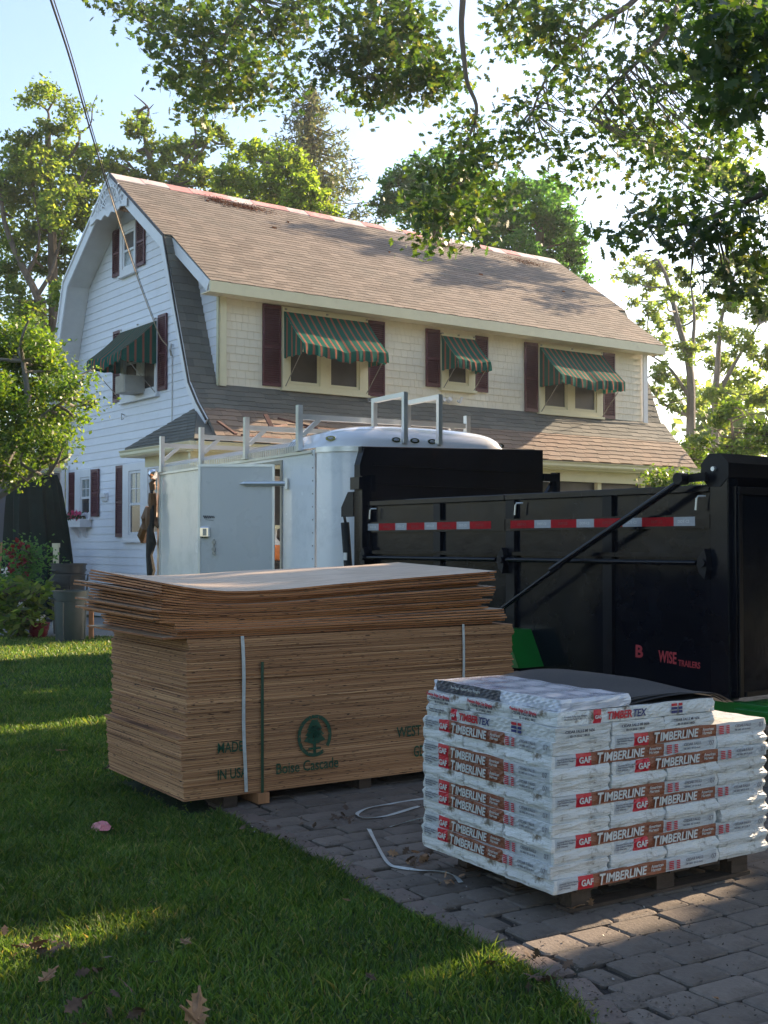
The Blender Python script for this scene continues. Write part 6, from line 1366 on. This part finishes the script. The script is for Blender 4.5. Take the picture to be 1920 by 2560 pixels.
# bright bush at left, in front of the house corner
b11 = blobs_px([(20, 730, 34), (60, 720, 22), (90, 740, 24), (40, 780, 34), (90, 790, 32), (130, 800, 22), (20, 840, 34), (70, 850, 36), (120, 850, 28), (160, 865, 14), (185, 875, 10), (205, 868, 8), (150, 830, 14), (180, 820, 9), (195, 800, 7), (30, 900, 36), (85, 910, 34), (130, 900, 24), (160, 905, 12), (60, 960, 32), (110, 950, 26), (15, 960, 32), (140, 950, 14), (95, 985, 20), (150, 985, 8), (40, 1000, 26), (10, 1030, 22), (60, 1030, 14), (-40, 850, 60), (-50, 960, 60), (-40, 760, 50), (165, 900, 8), (200, 880, 5), (80, 700, 9), (65, 685, 8), (110, 760, 14)], 16, .7)
tree('holly_bush', 'bright sunlit broadleaf bush spreading from the left edge across the house corner', 'bush', b11, LM['bush'], .060, 1.05, gnd(-6, 16), .12, GB, None, seed=13, sig=.2, holes=False, maxn=26000, shape=LEAF_BIG,
     limbs=[([gnd(-40, 16), atd(-30, 1150, 16), atd(-12, 1050, 16), atd(30, 960, 16), atd(60, 880, 16), atd(50, 780, 16)], .10, .03), ([atd(-15, 1080, 16), atd(40, 1045, 15.9), atd(90, 1010, 16), atd(120, 960, 16)], .05, .015), ([atd(30, 960, 16), atd(90, 900, 16), atd(150, 860, 16)], .04, .012), ([atd(60, 1040, 15.8), atd(20, 1010, 15.8)], .012, .008), ([atd(105, 1024, 15.8), atd(70, 1028, 15.8)], .010, .006)])
tr_ = MB(); limb_mesh(tr_, [([at(-2, 1640, 17.5) * 1, at(4, 1350, 17.5), at(0, 1200, 17.5), at(-20, 1000, 17.5)], .16, .13)])
# garden plants at left
b12 = blobs_px([(10, 1275, 20), (30, 1265, 14), (55, 1280, 15), (75, 1275, 12), (20, 1300, 22), (50, 1305, 18), (85, 1295, 8), (15, 1330, 22), (50, 1335, 18), (78, 1320, 10), (10, 1350, 18), (40, 1355, 16), (70, 1345, 12), (100, 1268, 6), (-20, 1310, 30)], 20.3, .35)
tree('hydrangea', 'leafy hydrangea with broad bright leaves at the left edge beside the garbage cans', 'plant', b12, LM['mid'], .15, 1.1, gnd(40, 20.3), .03, BK, None, seed=14, sig=.25, shape=LEAF_BIG, flat=.8)
b13 = blobs_px([(45, 1185, 12), (60, 1200, 14), (30, 1205, 12), (55, 1225, 16), (35, 1235, 14), (75, 1215, 10), (25, 1250, 14), (60, 1250, 14), (80, 1190, 7), (95, 1205, 6)], 21.6, .3)
rb = tree('rose_bush', 'rose bush with red blooms in front of the dark tarp', 'plant', b13, LM['deep'], .075, 1.3, gnd(50, 21.6), .03, BK, None, seed=15, sig=.3)
bx = Vector(gnd(50, 21.6))
for u, v, r_ in ((50, 1361, .13), (60, 1400, .15), (32, 1423, .11), (30, 1388, .12), (27, 1380, .10), (66, 1433, .07), (54, 1397, .10)):
    c = at(u, v, 21.3) - bx; flower(rb, tuple(c), r_ * .7, mt['petalred'])
for u, v in ((10, 1434), (14, 1436), (105, 1541), (99, 1550), (55, 1510)):
    c = at(u, v, 20.0); 
    o = link('white_blossom', np_mesh('white_blossom', leaves(np.array([[0, 0, 0]] * 7) + RNG.normal(0, .03, (7, 3)), .06, LEAF_BIG, RNG), 6, mt['petalwhite']), None); o.location = c; o.parent = None
    tag(o, kind='stuff')
# the oak overhead at right: visible hanging branches
def px_cloud(lst, Y, sp_, n_per, rng):
    P = []; q_ = []
    for x, y, r in lst:
        yy = Y + rng.uniform(-sp_, sp_); c = np.array(atd(x, y, yy)); R_ = r * D / F_PX * yy; m = max(2, int(r / 7))
        cs = rng.normal(size=(m, 3)); cs /= np.linalg.norm(cs, axis=1)[:, None]; cs = c + cs * (rng.uniform(.1, 1, (m, 1)) ** .6) * R_
        for c2 in cs: P.append(c2 + rng.normal(0, 1, (n_per, 3)) * np.array([.22, .22, .11]) * (Y / 18)); q_.append(c2)
    return np.concatenate(P), q_
OT = (11.2, 18.5, 0)
oak = thing('oak_tree', 'big oak at the right whose leafy branches hang across the top of the picture', 'tree', OT)
rng = np.random.default_rng(21)
groups = [
 (21, [(300, 8, 35), (355, 30, 35), (345, 75, 30), (375, 100, 34), (385, 150, 36), (400, 190, 38), (415, 225, 26), (425, 245, 14), (440, 60, 30), (480, 30, 40), (520, 70, 36), (510, 120, 36), (480, 160, 30), (460, 200, 28), (500, 195, 28), (560, 40, 40), (590, 90, 34), (560, 150, 32), (540, 200, 22), (575, 215, 20), (610, 145, 22), (625, 50, 30), (650, 15, 36), (700, 5, 30), (245, 5, 14), (455, 110, 20), (615, 180, 14), (430, 25, 26)]),
 (20, [(765, 30, 30), (780, 75, 32), (760, 110, 34), (720, 130, 26), (700, 155, 16), (735, 165, 20), (800, 130, 36), (830, 80, 36), (870, 50, 36), (860, 110, 40), (830, 165, 28), (800, 200, 24), (810, 228, 14), (880, 160, 34), (920, 120, 32), (920, 170, 34), (955, 150, 28), (970, 185, 20), (850, 200, 26), (890, 20, 34), (760, 215, 14), (940, 200, 16), (985, 160, 12), (900, 75, 30), (820, 20, 26)]),
 (19, [(1095, 10, 26), (1110, 40, 24), (1105, 75, 18), (1120, 95, 8)]),
 (18, [(1015, 262, 22), (985, 285, 26), (1030, 300, 26), (955, 310, 20), (1000, 330, 30), (1050, 330, 26), (970, 360, 28), (1020, 370, 30), (940, 385, 24), (985, 400, 28), (1045, 400, 26), (930, 425, 22), (970, 440, 26), (1015, 440, 26), (1060, 440, 24), (1095, 430, 18), (920, 460, 22), (955, 475, 22), (985, 490, 20), (1015, 480, 20), (905, 500, 16), (930, 520, 16), (920, 540, 9), (1000, 520, 12), (1070, 350, 18), (1085, 410, 14), (900, 440, 12), (1045, 470, 14)]),
 (18, [(1200, 30, 36), (1250, 15, 36), (1300, 30, 40), (1180, 75, 28), (1160, 60, 16), (1230, 80, 36), (1280, 90, 38), (1330, 70, 36), (1200, 120, 24), (1250, 140, 34), (1300, 150, 34), (1210, 180, 28), (1170, 205, 30), (1150, 240, 30), (1120, 260, 24), (1110, 290, 22), (1140, 290, 24), (1190, 240, 30), (1240, 210, 32), (1220, 270, 28), (1250, 300, 20), (1190, 300, 22), (1160, 330, 16), (1290, 220, 30), (1330, 200, 28), (1280, 270, 20), (1200, 340, 12), (1100, 320, 18), (1080, 300, 14), (1160, 25, 18), (1270, 370, 18), (1262, 395, 10), (1230, 355, 10)]),
 (17, [(1380, 40, 34), (1420, 80, 36), (1380, 110, 30), (1440, 140, 36), (1400, 190, 30), (1350, 250, 24), (1370, 290, 28), (1330, 300, 16), (1460, 200, 34), (1420, 250, 30), (1480, 60, 34), (1500, 120, 30), (1440, 300, 30), (1480, 270, 30), (1510, 210, 30), (1400, 330, 24), (1450, 350, 26), (1500, 320, 34), (1350, 340, 14), (1430, 20, 30), (1540, 280, 34), (1550, 340, 34), (1490, 390, 28), (1380, 380, 12), (1600, 300, 34), (1640, 340, 34)]),
 (14, [(1420, 430, 22), (1380, 455, 18), (1350, 490, 16), (1320, 515, 12), (1400, 490, 22), (1440, 470, 26), (1480, 440, 28), (1520, 410, 30), (1560, 400, 34), (1600, 400, 36), (1640, 420, 36), (1450, 520, 24), (1500, 490, 32), (1550, 470, 36), (1600, 480, 40), (1640, 500, 38), (1490, 540, 28), (1530, 550, 32), (1580, 550, 36), (1630, 560, 38), (1500, 590, 22), (1550, 610, 26), (1600, 620, 30), (1640, 640, 26), (1480, 630, 10), (1520, 640, 12), (1370, 520, 10), (1580, 660, 14)]),
 (11, [(1540, 15, 34), (1580, 40, 36), (1620, 20, 40), (1650, 60, 36), (1560, 80, 28), (1600, 100, 34), (1640, 120, 34), (1510, 110, 16), (1490, 145, 14), (1530, 145, 20), (1570, 150, 24), (1610, 160, 26), (1650, 180, 26), (1530, 175, 14), (1560, 195, 18), (1570, 225, 16), (1600, 210, 20), (1560, 245, 8), (1640, 225, 22), (1500, 30, 18)]),
]
ALL = []; tw = MB()
anchors = {0: [atd(560, -60, 21), atd(535, 5, 21), atd(500, 60, 21), atd(470, 130, 21)], 1: [atd(900, -60, 20), atd(880, 30, 20), atd(860, 110, 20), atd(820, 170, 20)], 2: [atd(1110, -40, 19), atd(1105, 40, 19)],
           3: [atd(1003, -50, 18), atd(1000, 0, 18), atd(997, 60, 18), atd(1003, 130, 18), atd(1010, 180, 18), atd(1030, 240, 18), atd(1000, 330, 18), atd(975, 400, 18), atd(950, 470, 18)],
           4: [atd(1420, -60, 18), atd(1360, 10, 18), atd(1290, 50, 18), atd(1230, 110, 18), atd(1180, 170, 18), atd(1150, 240, 18)], 5: [atd(1480, -30, 17), atd(1460, 20, 17), atd(1420, 90, 17), atd(1360, 150, 17), atd(1320, 190, 17), atd(1270, 250, 17)],
           6: [atd(1760, 330, 14), atd(1680, 400, 14), atd(1600, 440, 14), atd(1500, 480, 14), atd(1400, 490, 14)], 7: [atd(1760, -20, 11), atd(1680, 30, 11), atd(1600, 80, 11), atd(1560, 150, 11)]}
for gi, (Y, lst) in enumerate(groups):
    P, cs = px_cloud(lst, Y, 1.2, {11: 22, 14: 15, 18: 20, 17: 18}.get(Y, 36), rng); P = clear_rays(P); ALL.append((P, Y))
    A = smooth_path([Vector(p) for p in anchors[gi]], 5); n_ = len(A); r0 = .055 if gi in (3, 4, 5, 6) else .035
    tw.tube([a - Vector(OT) for a in A], [r0 + (.012 - r0) * i / (n_ - 1) for i in range(n_)], 7)
    for c in cs:
        if rng.random() < .55:
            c = Vector(c); s_ = min(A, key=lambda p: (p - c).length); mid = (s_ + c) / 2 + Vector((0, 0, -.08 * (s_ - c).length)); tw.tube([s_ - Vector(OT), mid - Vector(OT), c - Vector(OT)], [.013, .009, .004], 4)
V = np.concatenate([leaves(P - np.array(OT), (.148 if Y > 19.5 else .138) if Y > 12 else .135, LEAF_OAK, rng, .25) for P, Y in ALL])
tag(link('foliage', np_mesh('foliage', V, 16, LM['oak']), None, oak), kind='stuff'); tag(tw.obj('branches', BK, oak, smooth=True), kind='stuff')
tk = MB(); O_ = Vector(OT)
limb_mesh(tk, [([(0, 0, -.1), (0, 0, 2), (-.2, .1, 5), (-.3, .2, 8), (-.4, 0, 12)], .42, .12)] + [([(-.2, .1, h), (anchors[k][0] - O_) * .5 + Vector((-.1, 0, h * .5 + .6)), anchors[k][0] - O_], .14, .05) for k, h in ((0, 9), (1, 8.5), (3, 8), (4, 7), (5, 6.5), (6, 4.0), (7, 6))])
tk.obj('trunk', BK, oak, smooth=True)
# its off-picture crown, and neighbours that shade the yard
def shade_tree(label, base, blobs, seed, dens=.42, leaf=.26, maxn=60000):
    return tree('shade_tree', label, 'tree', blobs, LM['oak'], leaf, dens, base, .35, BK, 'tall trees right of the driveway', seed=seed, holes=True, maxn=maxn, twigs=False, sig=.22)
r2 = random.Random(9)
def ball(c, R, n_, rr_, zmin=2.2):
    out_ = []
    while len(out_) < n_:
        p = Vector((r2.gauss(0, 1), r2.gauss(0, 1), r2.gauss(0, 1))).normalized() * (r2.random() ** .4)
        q_ = (c[0] + p.x * R[0], c[1] + p.y * R[1], c[2] + p.z * R[2])
        if q_[2] > zmin and q_[0] > .335 * q_[1] + rr_ * 1.35 + .4: out_.append((*q_, rr_ * r2.uniform(.8, 1.2)))
    return out_
shade_tree('dense shade tree beside the driveway, its crown just past the right edge', (9.6, 12.6, 0), ball((9.5, 13.0, 5.2), (4.8, 5.0, 3.0), 76, 1.1), 31)
shade_tree('dense shade tree behind the oak trunk, its crown past the right edge', (13.5, 20.0, 0), ball((13.6, 19.5, 6.6), (4.4, 5.0, 3.1), 66, 1.15), 32)
shade_tree('low spreading shade tree nearest the camera past the right edge', (8.2, 8.2, 0), ball((8.4, 8.2, 4.6), (4.4, 4.0, 3.3), 56, 1.0, 1.6), 33)
# trees and hedge across the street behind the viewer (they show in the glossy black paint)
for lb, (bx_, by_), seed in (('broad tree across the street, far left behind the viewer', (-19, -4), 41), ('broad tree across the street, left of centre behind the viewer', (-13, -11), 42), ('broad tree across the street, right of centre behind the viewer', (7, -12), 44)):
    r3 = random.Random(seed); bs = [(bx_ + r3.gauss(0, 2.2), by_ + r3.gauss(0, 1.8), r3.uniform(1.6, 9.0), r3.uniform(1.5, 2.4)) for _ in range(18)]
    tree('street_tree', lb, 'tree', bs, LM['mid'], .42, .22, (bx_, by_, 0), .3, BK, 'trees around and behind the viewer', seed=seed, twigs=False, sig=.25, maxn=15000)

# ------------------------------------------------------------------ grass
gr = leafmat('grass blades', [(0, (.036, .085, .022)), (.35, (.060, .135, .030)), (.75, (.10, .185, .038)), (.93, (.17, .22, .07)), (1, (.26, .23, .13))], (2.6, 2.2, .8), .40, .5, nsc=.9)
rng = np.random.default_rng(5)
def scatter(n, ylo, yhi, pw, marg):
    y = ylo + (yhi - ylo) * rng.random(n) ** pw; xl = -.34 * y - marg; xr = np.interp(y, [p[1] for p in EDGE][::-1], [p[0] for p in EDGE][::-1]) + .03
    x = xl + (xr - xl) * rng.random(n); k = x < xr; return np.stack([x[k], y[k]], 1)
A = scatter(120000, 3.3, 8.0, .85, .7); B = scatter(62000, 8.0, 13.0, .9, .7); C2 = scatter(52000, 12.8, 20.4, .9, .5); C2 = C2[C2[:, 0] < -1.5]
E1 = np.stack([np.interp(yy := (3.3 + 9 * rng.random(5200) ** 1.3), [p[1] for p in EDGE][::-1], [p[0] for p in EDGE][::-1]) + np.abs(rng.normal(0, .035, 5200)), yy], 1)
XY = np.concatenate([A, B, C2, E1]); n = len(XY)
# keep clear of the plywood
ca, sa = math.cos(PA), math.sin(PA); lx = (XY[:, 0] - PO[0]) * ca + (XY[:, 1] - PO[1]) * sa; ly = -(XY[:, 0] - PO[0]) * sa + (XY[:, 1] - PO[1]) * ca
XY = XY[~((lx > .02) & (ly > .02) & (ly < 1.2))]; n = len(XY)
cl = .5 + .5 * np.sin(XY[:, 0] * 5.1 + 1.3 * np.sin(XY[:, 1] * 3.7)) * np.sin(XY[:, 1] * 4.3 + 1.1 * np.sin(XY[:, 0] * 6.1))
cl2 = .5 + .5 * np.sin(XY[:, 0] * 17 + 2 * np.sin(XY[:, 1] * 11)) * np.sin(XY[:, 1] * 19)
h = (.020 + .026 * cl + .014 * cl2) * rng.uniform(.55, 1.35, n); w = rng.uniform(.0016, .0032, n) * np.where(XY[:, 1] > 8, 1.9, 1.15) * np.where(XY[:, 1] > 12.8, 1.6, 1)
h = np.where(rng.random(n) < .02, h * 1.7, h)
an = rng.uniform(0, 2 * PI, n); ld = rng.uniform(0, 2 * PI, n); lean = h * rng.uniform(.15, 1.1, n)
dx, dy = np.cos(an) * w, np.sin(an) * w; tx, ty_ = np.cos(ld) * lean, np.sin(ld) * lean; Z = np.zeros(n)
V = np.stack([np.stack([XY[:, 0] - dx, XY[:, 1] - dy, Z], 1), np.stack([XY[:, 0] + dx, XY[:, 1] + dy, Z], 1),
              np.stack([XY[:, 0] + dx * .8 + tx * .35, XY[:, 1] + dy * .8 + ty_ * .35, h * .6], 1), np.stack([XY[:, 0] + tx, XY[:, 1] + ty_, h], 1),
              np.stack([XY[:, 0] - dx * .8 + tx * .35, XY[:, 1] - dy * .8 + ty_ * .35, h * .6], 1)], 1)
tag(link('grass', np_mesh('grass', V, 5, gr), None), kind='stuff')
# clover and plantain leaves in the lawn
n = 900; y = 3.6 + 6 * rng.random(n) ** 1.2; x = -.34 * y + (np.interp(y, [p[1] for p in EDGE][::-1], [p[0] for p in EDGE][::-1]) + .34 * y) * rng.random(n)
P = np.stack([x, y, rng.uniform(.02, .045, n)], 1); P = np.repeat(P, 3, 0) + rng.normal(0, .006, (n * 3, 3))
tag(link('clover', np_mesh('clover', leaves(P, .017, LEAF_BIG, rng, 1.5), 6, LM['lime']), None), kind='stuff')
# thin morning haze
hm, n, out = newmat('haze'); pv = n.nodes.new('ShaderNodeVolumePrincipled'); pv.inputs['Color'].default_value = (.93, .96, 1, 1); pv.inputs['Density'].default_value = .0007; pv.inputs['Anisotropy'].default_value = .35
n.links.new(pv.outputs[0], out.inputs['Volume'])
q = MB(); q.box((-310, -310, -1), (310, 510, 24)); tag(q.obj('haze', hm), kind='stuff')
bpy.context.view_layer.update()
